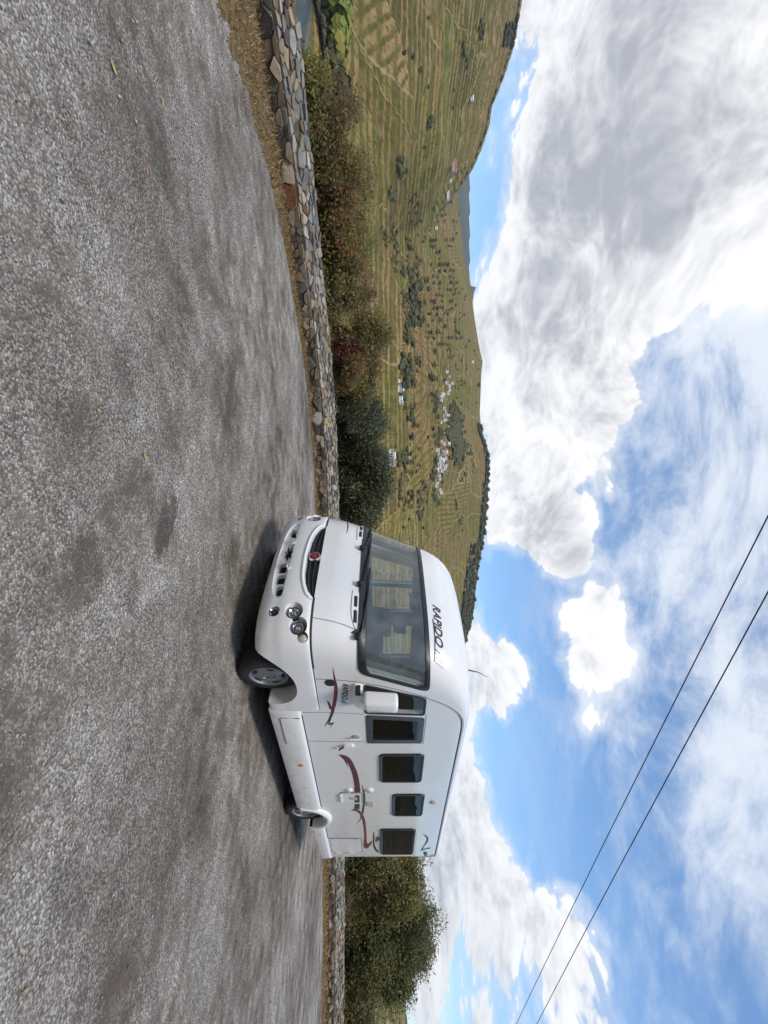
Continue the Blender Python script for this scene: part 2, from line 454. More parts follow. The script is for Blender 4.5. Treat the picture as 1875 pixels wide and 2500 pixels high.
scr = N.ramp(N.noise(pos, 0.9, 5, 0.7), [(0.3, (0.05, 0.045, 0.018)), (0.5, (0.12, 0.085, 0.035)), (0.7, (0.10, 0.10, 0.03))])
c = N.mix(1.0, c, N.mix(N.mr(N.noise(flat, 0.0035, 3), 0.38, 0.62), (1.42, 1.22, 0.98), (1.28, 1.28, 0.86)), 'MULTIPLY')
c = N.mix(N.mr(dist, 300, 340), scr, c)
farc = N.ramp(N.noise(flat, 0.004, 4), [(0.35, (0.05, 0.06, 0.045)), (0.7, (0.09, 0.09, 0.06))])
c = N.mix(N.mr(dist, 2600, 3400), c, farc)
N.put(b.inputs['Base Color'], c)
bump(N, b, N.add(stripe, N.mul(sp, 1.5)), 0.8, 1.2)
terr = mk_np('hillside_terrain', np.stack([XX, YY, ZZ], -1).reshape(-1, 3), F, m_terr, smooth=True)
a_ = terr.data.attributes.new('base_z', 'FLOAT', 'POINT'); a_.data.foreach_set('value', BASE.ravel().astype(np.float32))
tag(terr, 'terraced vineyard hills across the valley with our own scrubby bank', kind='structure')

# ---- river
m_w, N, b = mat('river_water', (0.13, 0.17, 0.18), 0.12, spec=0.5)
pos = N.node('ShaderNodeNewGeometry').outputs['Position']
bump(N, b, N.noise(N.v('MULTIPLY', pos, (0.25, 0.6, 1)), 0.6, 4), 0.25, 0.3)
rv = np.array([(-1400, 60, RIVER), (1400, 60, RIVER), (1400, 420, RIVER), (-1400, 420, RIVER)], float)
tag(mk('river', rv, [(0, 1, 2, 3)], m_w), 'calm grey green river at the foot of the slope', kind='structure')

# ---- paved ground
m_as, N, b = mat('chip_seal', rough=0.9, spec=0.2)
pos = N.node('ShaderNodeNewGeometry').outputs['Position']
px, py, pz = N.sep(pos)
p2 = N.comb(px, py, 0)
pw = N.v('ADD', p2, N.v('SCALE', N.v('SUBTRACT', N.noisec(p2, 30, 1), (.5, .5, .5)), scale=0.012))
dc, cc = N.vor(pw, 70, 'F1', '2D', out=('Distance', 'Color'))
dc2, cc2 = N.vor(pw, 120, 'F1', '2D', out=('Distance', 'Color'))
r1, r2, r3 = N.sep(cc); q1, q2, q3 = N.sep(cc2)
big = N.noise(p2, 0.55, 5, 0.6)
mid = N.noise(p2, 2.3, 5, 0.65)
fine = N.noise(p2, 9.0, 4, 0.6)
chip = N.ramp(r1, [(0.0, (0.12, 0.107, 0.092)), (0.3, (0.245, 0.225, 0.197)), (0.65, (0.41, 0.385, 0.345)), (0.92, (0.58, 0.55, 0.50)), (1.0, (0.74, 0.705, 0.64))])
chip = N.mix(N.mr(r2, 0.75, 0.95, 0, 0.35), chip, (0.30, 0.255, 0.20))
chip = N.mix(N.mul(q1, 0.45), chip, N.mix(q2, (0.16, 0.155, 0.15), (0.40, 0.395, 0.385)))
gap = N.mr(dc, 0.34, 0.66)
gapc = N.mix(mid, (0.095, 0.084, 0.072), (0.16, 0.14, 0.12))
c = N.mix(N.mul(gap, N.mr(r3, 0.0, 1.0, 0.55, 1.0)), chip, gapc)
# worn dusty patches where binder and dirt cover the chips
dirt = N.m('MULTIPLY', N.mr(mid, 0.40, 0.60), N.mr(big, 0.38, 0.56))
dirt = N.mul(dirt, N.mr(fine, 0.32, 0.58, 0.35, 1.0))
c = N.mix(N.mul(dirt, 0.94), c, N.mix(fine, (0.072, 0.057, 0.045), (0.14, 0.112, 0.087)))
c = N.mix(1.0, c, N.mix(N.mr(N.noise(p2, 0.45, 4, 0.6), 0.32, 0.68), (0.64, 0.61, 0.58), (1.26, 1.25, 1.23)), 'MULTIPLY')
c = N.mix(1.0, c, N.mix(N.mr(N.noise(p2, 4.5, 3, 0.6), 0.35, 0.65), (0.80, 0.78, 0.76), (1.08, 1.08, 1.07)), 'MULTIPLY')
# long tyre-worn streaks running along the road
rot = N.comb(N.add(N.mul(px, 0.80), N.mul(py, 0.60)), N.mul(N.sub(N.mul(py, 0.80), N.mul(px, 0.60)), 5.0), 0)
strk = N.mr(N.noise(rot, 0.55, 4, 0.6), 0.54, 0.70)
c = N.mix(N.mul(strk, 0.30), c, (0.135, 0.118, 0.10))
# oil and damp stains
stain = None
for (sx, sy, ax, ay, an, am) in ((0.10, 3.46, 0.34, 0.13, -0.45, 0.95), (0.55, 3.0, 0.20, 0.09, 0.2, 0.45), (-1.45, 4.9, 0.75, 0.12, -0.35, 0.6), (-1.0, 5.9, 0.5, 0.10, -0.3, 0.4),
                                (3.5, 5.02, 0.30, 0.15, 0.5, 0.6), (4.75, 5.45, 0.50, 0.22, 0.3, 0.65), (-2.9, 3.3, 0.4, 0.2, 0.4, 0.45), (0.3, 2.55, 0.25, 0.12, 0.1, 0.4), (-0.9, 2.9, 0.3, 0.13, 0.3, 0.45), (2.1, 2.4, 0.3, 0.15, 0.3, 0.35)):
    dx = N.sub(px, sx); dy = N.sub(py, sy)
    ca, sa = math.cos(an), math.sin(an)
    e1 = N.m('DIVIDE', N.add(N.mul(dx, ca), N.mul(dy, sa)), ax); e2 = N.m('DIVIDE', N.sub(N.mul(dy, ca), N.mul(dx, sa)), ay)
    rr = N.add(N.add(N.mul(e1, e1), N.mul(e2, e2)), N.mul(N.sub(fine, 0.5), 2.6))
    e = N.mr(rr, 1.25, 0.35, 0, am)
    stain = e if stain is None else N.m('MAXIMUM', stain, e)
c = N.mix(N.mul(stain, N.mr(gap, 0, 1, 0.72, 1.0)), c, (0.06, 0.05, 0.043))
N.put(b.inputs['Base Color'], c)
hgt = N.add(N.mul(N.sub(1.0, dc), N.mr(r2, 0, 1, 0.5, 1.0)), N.mul(dc2, -0.35))
hgt = N.mul(hgt, N.sub(1.0, N.mul(dirt, 0.7)))
bump(N, b, hgt, 0.8, 0.007)
ths = np.concatenate([np.linspace(-180, -100, 20, endpoint=False), np.linspace(-100, 70, 220, endpoint=False), np.linspace(70, 180, 25)])
tr = np.radians(ths)
edge_r = np.where((tr > wall_th[0]) & (tr < wall_th[-1]), Rw(tr) + 0.05, 30.0)
v = [(0, 0, 0)]; f = []
rad = [0.12, 0.3, 0.5, 0.75, 1.0]
for q in rad:
    v += [(math.sin(t) * e * q, math.cos(t) * e * q, 0.0) for t, e in zip(tr, edge_r)]
n = len(tr)
for i in range(n - 1):
    f.append((0, 2 + i, 1 + i))
    for k in range(len(rad) - 1): f.append((1 + k * n + i, 2 + k * n + i, 2 + (k + 1) * n + i, 1 + (k + 1) * n + i))
tag(mk('paved_ground', v, f, m_as), 'worn grey chip sealed lay-by with brown stains', kind='structure')

# ---- verge of dry grass and litter along the wall foot
m_vg, N, b = mat('dry_verge', rough=0.95, spec=0.1)
pos = N.node('ShaderNodeNewGeometry').outputs['Position']
n1_ = N.noise(pos, 14, 6, 0.75); n2_ = N.noise(pos, 1.8, 4)
c = N.ramp(n1_, [(0.30, (0.045, 0.032, 0.02)), (0.46, (0.15, 0.10, 0.05)), (0.58, (0.24, 0.165, 0.075)), (0.75, (0.33, 0.25, 0.14))])
c = N.mix(N.mr(n2_, 0.5, 0.7, 0, 0.6), c, N.ramp(n1_, [(0.35, (0.10, 0.095, 0.09)), (0.7, (0.26, 0.25, 0.24))]))
N.put(b.inputs['Base Color'], c)
bump(N, b, N.noise(pos, 40, 5, 0.8), 1.0, 0.02)
def verge_w(U):
    return float(np.interp(U, [-500, 0, 150, 300, 450, 620, 900, 1200, 1900, 2100, 2500, 3500], [1.75, 1.60, 1.30, 0.85, 0.50, 0.26, 0.13, 0.09, 0.2, 0.5, 0.6, 0.6]))
v = []; f = []
ss = np.linspace(s_of_U(-380), s_of_U(3000), 900)
for i, s in enumerate(ss):
    x, y, tx, ty = wall_at(s)
    wv = verge_w(1250 + 1050 * x / max(y, .5)) * (0.86 + 0.28 * float(vnoise(np.array(s * 2.3), np.array(0.0), 11)) + 0.16 * float(vnoise(np.array(s * 9.0), np.array(0.0), 12)) + 0.16 * float(vnoise(np.array(s * 23.0), np.array(0.0), 14)) - .1)
    nx, ny = -ty, tx      # away from the camera side
    for k, (q, z) in enumerate(((-0.05, 0.07), (0.25, 0.055), (0.6, 0.03), (0.85, 0.014), (1.0, 0.003))):
        zz = z + (0.015 * (float(vnoise(np.array(s * 6.), np.array(k * 3.), 13)) - .3) if 0 < k < 4 else 0)
        v.append((x - nx * wv * q, y - ny * wv * q, zz))
    if i:
        for k in range(4): f.append((i * 5 - 5 + k, i * 5 + k, i * 5 + k + 1, i * 5 - 4 + k))
tag(mk('verge', v, f, m_vg, smooth=60), 'strip of dry brown grass and litter at the wall foot', kind='structure')

# dry grass blades and litter on the verge
def blades(name, n, mats, label, hmin, hmax, spread):
    s = rng.uniform(s_of_U(-150), s_of_U(2650), n)
    bias_ = rng.random(n) ** spread * rng.choice([1.0, 1.0, 1.0, 1.25, 1.5], n)
    x, y, tx, ty = wall_at(s)
    U = 1250 + 1050 * x / np.maximum(y, .5)
    wv = np.array([verge_w(u) for u in U])
    keep = rng.random(n) < np.interp(U, [-200, 500, 700, 1900, 2100, 2700], [1, 1, .5, .2, .8, .8])
    px_ = x + ty * wv * bias_ * 0.95; py_ = y - tx * wv * bias_ * 0.95
    h = rng.uniform(hmin, hmax, n) * (1.1 - 0.6 * bias_)
    a = rng.uniform(0, 2 * np.pi, n); lean = rng.uniform(0.2, 1.3, n) * h
    wd = rng.uniform(0.003, 0.008, n)
    z0 = 0.002 + 0.055 * np.clip(1 - bias_, 0, 1)
    ox, oy = np.cos(a), np.sin(a)
    V = np.stack([np.stack([px_ - oy * wd, py_ + ox * wd, z0], -1), np.stack([px_ + oy * wd, py_ - ox * wd, z0], -1),
                  np.stack([px_ + ox * lean * .6 + oy * wd * .6, py_ + oy * lean * .6 - ox * wd * .6, z0 + h * .75], -1),
                  np.stack([px_ + ox * lean, py_ + oy * lean, z0 + h * 0.95], -1)], 1)[keep]
    k = len(V)
    o = mk_np(name, V.reshape(-1, 3), np.arange(4 * k).reshape(k, 4), mats, mi=rng.integers(0, len(mats), k))
    return tag(o, label, kind='stuff')
m_g1 = simple('straw_blade', (0.42, 0.28, 0.12), 0.9); m_g2 = simple('brown_blade', (0.24, 0.14, 0.06), 0.9); m_g3 = simple('olive_blade', (0.15, 0.14, 0.045), 0.9)
blades('dry_grass', 26000, [m_g1, m_g1, m_g2, m_g2, m_g3], 'short dry straw coloured grass along the wall foot', 0.02, 0.10, 1.0)

# loose chippings lying on the road
def chips():
    n = 9000
    yy = 1.6 + 7.5 * rng.random(n) ** 1.7; xx = (rng.random(n) * 2 - 1) * 1.35 * yy
    th = np.arctan2(xx, yy); ok = np.hypot(xx, yy) < Rw(th) - 0.2
    xx, yy = xx[ok], yy[ok]; n = len(xx)
    sz = rng.uniform(0.003, 0.0075, n) * (1 + 1.2 * (rng.random(n) > .97))
    dirs = np.array([(1, 0, 0), (0, 1, 0), (-1, 0, 0), (0, -1, 0), (0, 0, .8), (0, 0, -.5)])
    a = rng.uniform(0, 6.28, n); ca, sa = np.cos(a), np.sin(a)
    V = dirs[None] * sz[:, None, None] * rng.uniform(.6, 1.4, (n, 6, 1))
    V = np.stack([V[..., 0] * ca[:, None] - V[..., 1] * sa[:, None], V[..., 0] * sa[:, None] + V[..., 1] * ca[:, None], V[..., 2]], -1)
    V += np.stack([xx, yy, sz * 0.35 + 0.001], -1)[:, None]
    T = np.array([(0, 1, 4), (1, 2, 4), (2, 3, 4), (3, 0, 4), (1, 0, 5), (2, 1, 5), (3, 2, 5), (0, 3, 5)])
    Fc = (T[None] + np.arange(n)[:, None, None] * 6).reshape(-1, 3)
    ms = [simple('chip_grey', (0.27, 0.265, 0.255), .9), simple('chip_pale', (0.42, 0.41, 0.39), .9), simple('chip_dark', (0.12, 0.115, 0.11), .9), simple('chip_tan', (0.33, 0.27, 0.2), .9)]
    o = mk_np('loose_gravel', V.reshape(-1, 3), Fc, ms, mi=np.repeat(rng.choice(4, n, p=[.45, .25, .18, .12]), 8))
    tag(o, 'loose stone chippings scattered over the road surface', kind='stuff')
chips()

# fallen leaves
m_lf = simple('fallen_leaf_yellow', (0.42, 0.33, 0.12), 0.7); m_lf2 = simple('fallen_leaf_russet', (0.5, 0.22, 0.12), 0.7)
def ground_pt(ix, iy):
    V_ = 1875 - ix; Y = 1050 * EYE / (V_ - 937.5); return ((iy - 1250) / 1050 * Y, Y)
for k, (ix, iy, L_, an, mm, lab) in enumerate(((272, 163, 0.085, 0.9, m_lf, 'long pale yellow leaf lying on the road near the brown verge'), (392, 245, 0.06, 1.2, m_lf, 'small straw coloured leaf lying on the road'), (355, 418, 0.05, 0.2, m_lf2, 'small russet leaf lying on the grey road'),
        (236, 1002, 0.05, 1.4, m_lf, 'golden leaf on the road left of the oil stain'), (350, 1114, 0.06, 0.6, m_lf, 'yellow forked leaf on the road beside the dark oil stain'), (55, 2420, 0.05, 1.0, m_lf, 'pale dry leaf on the open road behind the motorhome side'))):
    X, Y = ground_pt(ix, iy)
    prof = [(-1, 0), (-.55, .26), (0, .34), (.5, .22), (1, 0)]
    vv = [(a * L_ / 2, w * L_ / 2, 0.012 + 0.006 * abs(a) + 0.008 * abs(w)) for a, w in prof] + [(a * L_ / 2, -w * L_ / 2, 0.010 + 0.014 * abs(w)) for a, w in prof[1:4][::-1]] + [(0, 0, 0.005)]
    o = mk('fallen_leaf', vv, [(8, i, (i + 1) % 8) for i in range(8)], mm)
    o.location = (X, Y, 0); o.rotation_euler = (0, 0, an); tag(o, lab, 'leaf')

# ---- the dry stone wall
def stone_mat(name, c1, c2, c3, rough=0.85):
    m_, N, b = mat(name, c1, rough, spec=0.12)
    pos = N.node('ShaderNodeNewGeometry').outputs['Position']
    rnd = N.node('ShaderNodeObjectInfo').outputs['Random']
    n = N.noise(N.v('ADD', pos, N.comb(N.mul(rnd, 40), 0, 0)), 9, 6, 0.65)
    c = N.ramp(n, [(0.28, c1), (0.5, c2), (0.75, c3)])
    lich = N.noise(pos, 26, 4, 0.7)
    c = N.mix(N.mr(lich, 0.60, 0.72, 0, 0.6), c, (0.42, 0.40, 0.33))
    c = N.mix(N.mr(N.noise(pos, 55, 3, 0.7), 0.55, 0.75, 0, 0.5), c, (0.05, 0.045, 0.04))
    c = N.mix(1.0, c, N.mix(rnd, (0.78, 0.78, 0.80), (1.15, 1.13, 1.08)), 'MULTIPLY')
    N.put(b.inputs['Base Color'], c)
    bump(N, b, N.add(N.noise(N.v('MULTIPLY', pos, (1, 1, 2.5)), 24, 6, 0.7), N.mul(lich, 0.3)), 0.9, 0.012)
    return m_
ST = [stone_mat('slate_grey', (0.14, 0.137, 0.128), (0.215, 0.21, 0.195), (0.30, 0.293, 0.27)),
      stone_mat('pale_grey_stone', (0.25, 0.235, 0.20), (0.37, 0.35, 0.305), (0.48, 0.455, 0.40)),
      stone_mat('tan_stone', (0.22, 0.175, 0.115), (0.33, 0.265, 0.18), (0.43, 0.36, 0.26)),
      stone_mat('brown_stone', (0.11, 0.082, 0.055), (0.19, 0.143, 0.098), (0.27, 0.21, 0.15)),
      stone_mat('dark_schist', (0.06, 0.052, 0.045), (0.11, 0.095, 0.08), (0.17, 0.15, 0.125)),
      stone_mat('rusty_stone', (0.12, 0.045, 0.022), (0.19, 0.075, 0.035), (0.24, 0.11, 0.055))]
m_core = simple('wall_core', (0.20, 0.17, 0.135), 0.95, scale=20, bmp=0.01)

PROF = [(0.0, -0.05), (0.015, 0.27), (0.06, 0.31), (0.43, 0.52), (0.50, 0.525), (0.55, 0.40), (0.55, -0.9)]    # (back, up)
def prof_pt(t):
    """t = height along the unrolled face; returns back, up and face normal"""
    if t < 0.28: return 0.015 * t / 0.28, t, (-1.0, 0.05)
    q = (t - 0.28) / 0.50
    return 0.02 + 0.44 * q, 0.285 + 0.245 * q, (-0.487, 0.873)
S0, S1 = s_of_U(-160), s_of_U(2720)
v = []; f = []
ss = np.arange(S0 - 0.3, S1 + 0.3, 0.2); n = len(PROF)
for i, s in enumerate(ss):
    x, y, tx, ty = wall_at(s)
    for k, (bk, up) in enumerate(PROF):
        ins = 0.012 if 0 < k < 4 else 0.0
        v.append((x - ty * (bk + ins), y + tx * (bk + ins), up - ins * 0.9 + 0.01 * math.sin(s * 3.1 + k)))
    if i:
        for k in range(n - 1): f.append(((i - 1) * n + k, i * n + k, i * n + k + 1, (i - 1) * n + k + 1))
wall = mk('stone_wall', v, f, m_core, smooth=50)
tag(wall, 'low curved rubble stone wall edging the lay-by above the valley', 'wall')

seeds = []
def fill(t0, t1, rows, ds, special):
    sp_ = [q for q in special]
    for rI in range(rows):
        h = (t1 - t0) / rows; s = S0 + random.random() * ds
        while s < S1:
            t = t0 + (rI + 0.5) * h + random.uniform(-.42, .42) * h
            if not any(abs(s - a) < ra and abs(t - b_) < rb for (a, b_, ra, rb, *_) in sp_): seeds.append([s, t, t0, t1, None])
            s += ds * random.choice([random.uniform(.38, .8), random.uniform(.7, 1.3), random.uniform(1.0, 1.9)])
    for (a, b_, ra, rb, mi) in sp_: seeds.append([a, b_, t0, t1, mi])
SPEC = [(s_of_U(478), 0.13, 0.26, 0.2, 5), (s_of_U(698), 0.10, 0.18, 0.2, 0), (s_of_U(885), 0.12, 0.2, 0.2, 1), (s_of_U(1022), 0.14, 0.22, 0.2, 1), (s_of_U(205), 0.12, 0.14, 0.2, 3), (s_of_U(60), 0.14, 0.24, 0.16, 4), (s_of_U(415), 0.16, 0.12, 0.2, 2), (s_of_U(1150), 0.13, 0.16, 0.2, 2)]
fill(0.0, 0.28, 3, 0.17, SPEC)
fill(0.28, 0.78, 5, 0.15, [(s_of_U(398), 0.42, 0.2, 0.1, 0), (s_of_U(110), 0.62, 0.2, 0.1, 1)])
SA = np.array([[q[0], q[1]] for q in seeds]); AN = 0.55
def clip(poly, px_, py_, nx, ny):
    out = []
    for i in range(len(poly)):
        a, b_ = poly[i], poly[(i + 1) % len(poly)]
        da = (a[0] - px_) * nx + (a[1] - py_) * ny; db = (b_[0] - px_) * nx + (b_[1] - py_) * ny
        if da <= 0: out.append(a)
        if da * db < 0:
            t = da / (da - db); out.append((a[0] + (b_[0] - a[0]) * t, a[1] + (b_[1] - a[1]) * t))
    return out
stones = []
for i, (s, t, t0, t1, mi_) in enumerate(seeds):
    x0 = s * AN
    poly = [(x0 - .3, t0), (x0 + .3, t0), (x0 + .3, t1), (x0 - .3, t1)]
    near = np.where((np.abs(SA[:, 0] - s) < 0.7) & (SA[:, 1] >= t0) & (SA[:, 1] <= t1))[0]
    for j in near:
        if j == i: continue
        ax, ay = SA[j, 0] * AN, SA[j, 1]
        w_ = 0.5
        poly = clip(poly, x0 + (ax - x0) * w_, t + (ay - t) * w_, ax - x0, ay - t)
        if len(poly) < 3: break
    if len(poly) < 3: continue
    poly = [(p[0] / AN, p[1]) for p in poly]
    cx = sum(p[0] for p in poly) / len(poly); cy = sum(p[1] for p in poly) / len(poly)
    area = 0.5 * abs(sum(poly[k][0] * poly[(k + 1) % len(poly)][1] - poly[(k + 1) % len(poly)][0] * poly[k][1] for k in range(len(poly))))
    if area < 0.0012: continue
    X, Y, _, _ = wall_at(cx); U = 1250 + 1050 * X / max(Y, .3)
    vis = area / (X * X + Y * Y) if (-20 < U < 1285 or 2085 < U < 2520) else 0.0
    low = t0 < 0.1
    if mi_ is None: mi_ = random.choices(range(6), [.8, .7, 3.0, 5, 3.0, .12] if low else [3.4, 3.0, 3.2, 1.6, .7, .03])[0]
    stones.append((vis, poly, cx, cy, low, mi_, mi_ == 5 and low))
stones.sort(key=lambda q: -q[0])
def stone_geo(poly, cx, cy, low, big=False):
    # cut the corners so that no outline is a plain polygon
    pts = []
    for k in range(len(poly)):
        a, b_, c_ = poly[k - 1], poly[k], poly[(k + 1) % len(poly)]
        for (q, w_) in ((a, .12), (c_, .12)): pts.append((b_[0] + (q[0] - b_[0]) * w_, b_[1] + (q[1] - b_[1]) * w_))
    if len(pts) > 14: pts = pts[::2]
    hgt = random.choice([random.uniform(0.005, 0.03), random.uniform(0.02, 0.075)]) if low else random.choice([random.uniform(0.004, 0.02), random.uniform(0.015, 0.045)])
    if big: hgt = 0.06
    gap_ = 0.007
    tilt = (random.uniform(-.16, .16), random.uniform(-.25, .25))
    V = []
    for (sc_, hh) in ((1.0, -0.06), (0.99, hgt * 0.7), (0.93, hgt), ):
        for (a, t) in pts:
            dx, dy = a - cx, t - cy; L_ = math.hypot(dx, dy) + 1e-6
            k = max(0.3, (1 - gap_ / L_)) * sc_ * random.uniform(0.90, 1.02)
            a2, t2 = cx + dx * k, cy + dy * k
            x, y, tx, ty = wall_at(a2); bk, up, (nb, nu) = prof_pt(min(max(t2, 0.0), 0.78) if not low else min(t2, 0.279))
            if not low: bk, up, (nb, nu) = prof_pt(max(t2, 0.2801))
            h = hh + (tilt[0] * dx + tilt[1] * dy if hh > 0 else 0) + (random.uniform(-.004, .004) if hh > 0 else 0)
            bk += nb * h; up += nu * h
            V.append((x - ty * bk, y + tx * bk, up))
    n_ = len(pts)
    Fs = [(k, (k + 1) % n_, n_ + (k + 1) % n_, n_ + k) for k in range(n_)] + [(n_ + k, n_ + (k + 1) % n_, 2 * n_ + (k + 1) % n_, 2 * n_ + k) for k in range(n_)] + [tuple(range(2 * n_, 3 * n_))]
    return V, Fs
rest = MB(); rest_mi = []
for k, (vis, poly, cx, cy, low, mi_, big) in enumerate(stones):
    V, Fs = stone_geo(poly, cx, cy, low, big)
    if k < 300 and vis > 0: mk('stone', V, Fs, ST[mi_], wall, smooth=35)
    else: rest.add(V, Fs); rest_mi += [mi_] * len(Fs)
if rest.f: tag(mk('small_stones', rest.v, rest.f, ST, wall, mi=rest_mi, smooth=35), kind='stuff')
# ================================================================== vegetation behind the wall
def leaf_mat(name, c, var=0.35, trans=0.4):
    m_ = bpy.data.materials.new(name); m_.use_nodes = True
    N = NT(m_.node_tree); b = m_.node_tree.nodes['Principled BSDF']
    pos = N.node('ShaderNodeNewGeometry').outputs['Position']
    n = N.noise(pos, 3.0, 3); n2 = N.noise(pos, 60.0, 1)
    cc = N.mix(n, tuple(q * (1 - var) for q in c), tuple(q * (1 + var) for q in c))
    cc = N.mix(N.mr(n2, 0.35, 0.65, 0, 0.5), cc, tuple(q * (1 + var * 1.3) for q in c))
    N.put(b.inputs['Base Color'], cc); b.inputs['Roughness'].default_value = 0.6; b.inputs['Specular IOR Level'].default_value = 0.25
    tr_ = N.node('ShaderNodeBsdfTranslucent'); N.put(tr_.inputs['Color'], cc)
    mx = N.node('ShaderNodeMixShader'); mx.inputs[0].default_value = trans
    N.l.new(b.outputs[0], mx.inputs[1]); N.l.new(tr_.outputs[0], mx.inputs[2])
    N.l.new(mx.outputs[0], m_.node_tree.nodes['Material Output'].inputs['Surface'])
    return m_
LM = dict(olive=leaf_mat('leaf_olive', (0.219, 0.21, 0.085)), dark=leaf_mat('leaf_dark', (0.069, 0.085, 0.043)), deep=leaf_mat('leaf_deep', (0.041, 0.053, 0.029)),
          yellow=leaf_mat('leaf_yellow_green', (0.31, 0.293, 0.081)), bright=leaf_mat('leaf_bright', (0.16, 0.19, 0.035)), rust=leaf_mat('leaf_rust', (0.281, 0.163, 0.081)), red=leaf_mat('leaf_red', (0.24, 0.065, 0.055)),
          brown=leaf_mat('leaf_brown', (0.23, 0.149, 0.081)), tan=leaf_mat('leaf_tan', (0.363, 0.275, 0.127)), grey=leaf_mat('leaf_grey_green', (0.175, 0.188, 0.112)))
m_bark = simple('bark', (0.085, 0.06, 0.045), 0.9, scale=25, bmp=0.01)
m_twig = simple('twig', (0.10, 0.055, 0.045), 0.9, scale=25)

def leaves_mesh(name, centers, normals, size, ar, mats, mi, parent, r_):
    n = len(centers)
    a = r_.normal(size=(n, 3)); a /= np.linalg.norm(a, axis=1, keepdims=True)
    nn = normals + 0.8 * r_.normal(size=(n, 3)); nn /= np.linalg.norm(nn, axis=1, keepdims=True)
    u = np.cross(nn, a); u /= np.linalg.norm(u, axis=1, keepdims=True) + 1e-9
    w = np.cross(nn, u)
    s = (size * r_.uniform(0.6, 1.35, n))[:, None]
    V = np.stack([centers - u * s, centers - w * s * ar + nn * s * .12, centers + u * s, centers + w * s * ar + nn * s * .12], 1)
    return mk_np(name, V.reshape(-1, 3), np.arange(4 * n).reshape(n, 4), mats, parent, mi=mi)

def plant(name, label, cat, group, base, cz, rad, clumps, per, size, pal, seed, trunks=1, twigs=True, ar=0.5, fill=0.35, clump_r=0.24, trunk_r=0.06, lump=0.28, crown='crown', up=0.4, spread=(0.38, 0.44), lobes=22):
    """rad = (rx, ry, rz) of the crown, cz its centre height above base; pal = [(material, weight)]"""
    r_ = np.random.default_rng(seed)
    root = empty(name, base); tag(root, label, cat, group)
    rx, ry, rz = rad
    # crown built of several rounded lobes
    nl = max(5, int(clumps / lobes)); ld = r_.normal(size=(nl, 3)); ld /= np.linalg.norm(ld, axis=1, keepdims=True)
    lc = ld * (spread[0] + spread[1] * r_.random((nl, 1))); lc[:, 2] = lc[:, 2] * 1.05; lr = r_.uniform(.24, .42, nl)
    li = r_.integers(0, nl, clumps)
    d = r_.normal(size=(clumps, 3)); d /= np.linalg.norm(d, axis=1, keepdims=True)
    rr = (0.55 + 0.45 * r_.random(clumps))
    C = (lc[li] + d * (lr[li] * rr)[:, None]) * np.array([rx, ry, rz]) + np.array([0, 0, cz])
    C[:, 2] = np.maximum(C[:, 2], 0.05)
    mats = [p[0] for p in pal]; w = np.array([p[1] for p in pal], float); w /= w.sum()
    lm = np.array([r_.choice(len(mats), p=w) for _ in range(nl)]); cm = np.where(r_.random(clumps) < 0.5, lm[li], r_.choice(len(mats), clumps, p=w))
    k = np.repeat(np.arange(clumps), per)
    off = np.clip(r_.normal(size=(len(k), 3)), -1.5, 1.5) * clump_r * np.array([1, 1, 0.8]) * r_.uniform(.5, 1.3, clumps)[k][:, None]
    P = C[k] + off
    mi = np.where(r_.random(len(k)) < 0.86, cm[k], r_.choice(len(mats), len(k), p=w))
    nrm = d[k] * 0.6 + np.array([0, 0, up]) 
    keep = P[:, 2] > -0.2
    leaves_mesh(crown, P[keep], nrm[keep], size, ar, mats, mi[keep], root, r_)
    mb = MB()
    hub = []
    for t in range(trunks):
        a = r_.uniform(0, 6.28); q = 0.25 * rx * (trunks > 1)
        b0 = Vector((math.cos(a) * q * .5, math.sin(a) * q * .5, -0.5)); top = Vector((math.cos(a) * q * 1.6 + r_.uniform(-.1, .1), math.sin(a) * q * 1.6, cz * r_.uniform(.75, 1.1)))
        midp = (b0 + top) * .5 + Vector((r_.uniform(-.12, .12), r_.uniform(-.12, .12), 0))
        mb.tube([b0, midp, top], [trunk_r, trunk_r * .75, trunk_r * .4], 6); hub += [midp, top]
    if twigs:
        for c_ in C[r_.permutation(clumps)[:min(clumps, 70)]]:
            c_ = Vector(c_); h = min(hub, key=lambda q: (q - c_).length)
            m2 = h.lerp(c_, .55) + Vector((r_.uniform(-.1, .1), r_.uniform(-.1, .1), r_.uniform(0, .12)))
            tip = c_ + (c_ - h).normalized() * clump_r * 0.8
            mb.tube([h, m2, tip], [trunk_r * .35, trunk_r * .2, trunk_r * .05], 4, cap=False)
    mb.build('trunk' if trunks == 1 else 'stems', m_bark if trunk_r > .045 else m_twig, root, smooth=60)
    return root

def behind_wall(U, back):
    s = s_of_U(U); x, y, tx, ty = wall_at(s)
    X, Y = float(x - ty * back), float(y + tx * back)
    # keep it on the same sight line
    Y2 = Y; X2 = (U - 1250) / 1050 * Y2
    return X2, Y2, float(terrain(np.array([X2]), np.array([Y2]))[0])
def zv(V, Y): return EYE + (937.5 - V) / 1050 * Y

AUT = [(LM['rust'], 2.6), (LM['brown'], 3), (LM['olive'], 2), (LM['yellow'], 1.6), (LM['tan'], 1.9), (LM['red'], .2)]
AUTG = [(LM['olive'], 3), (LM['yellow'], 2.8), (LM['rust'], 1.2), (LM['brown'], 2), (LM['red'], .2), (LM['dark'], 1)]
MIXD = [(LM['dark'], 2.5), (LM['olive'], 3), (LM['grey'], 2), (LM['brown'], 1.4), (LM['deep'], 1)]
DRK = [(LM['dark'], 4), (LM['deep'], 2.4), (LM['grey'], 2.2), (LM['olive'], 1)]
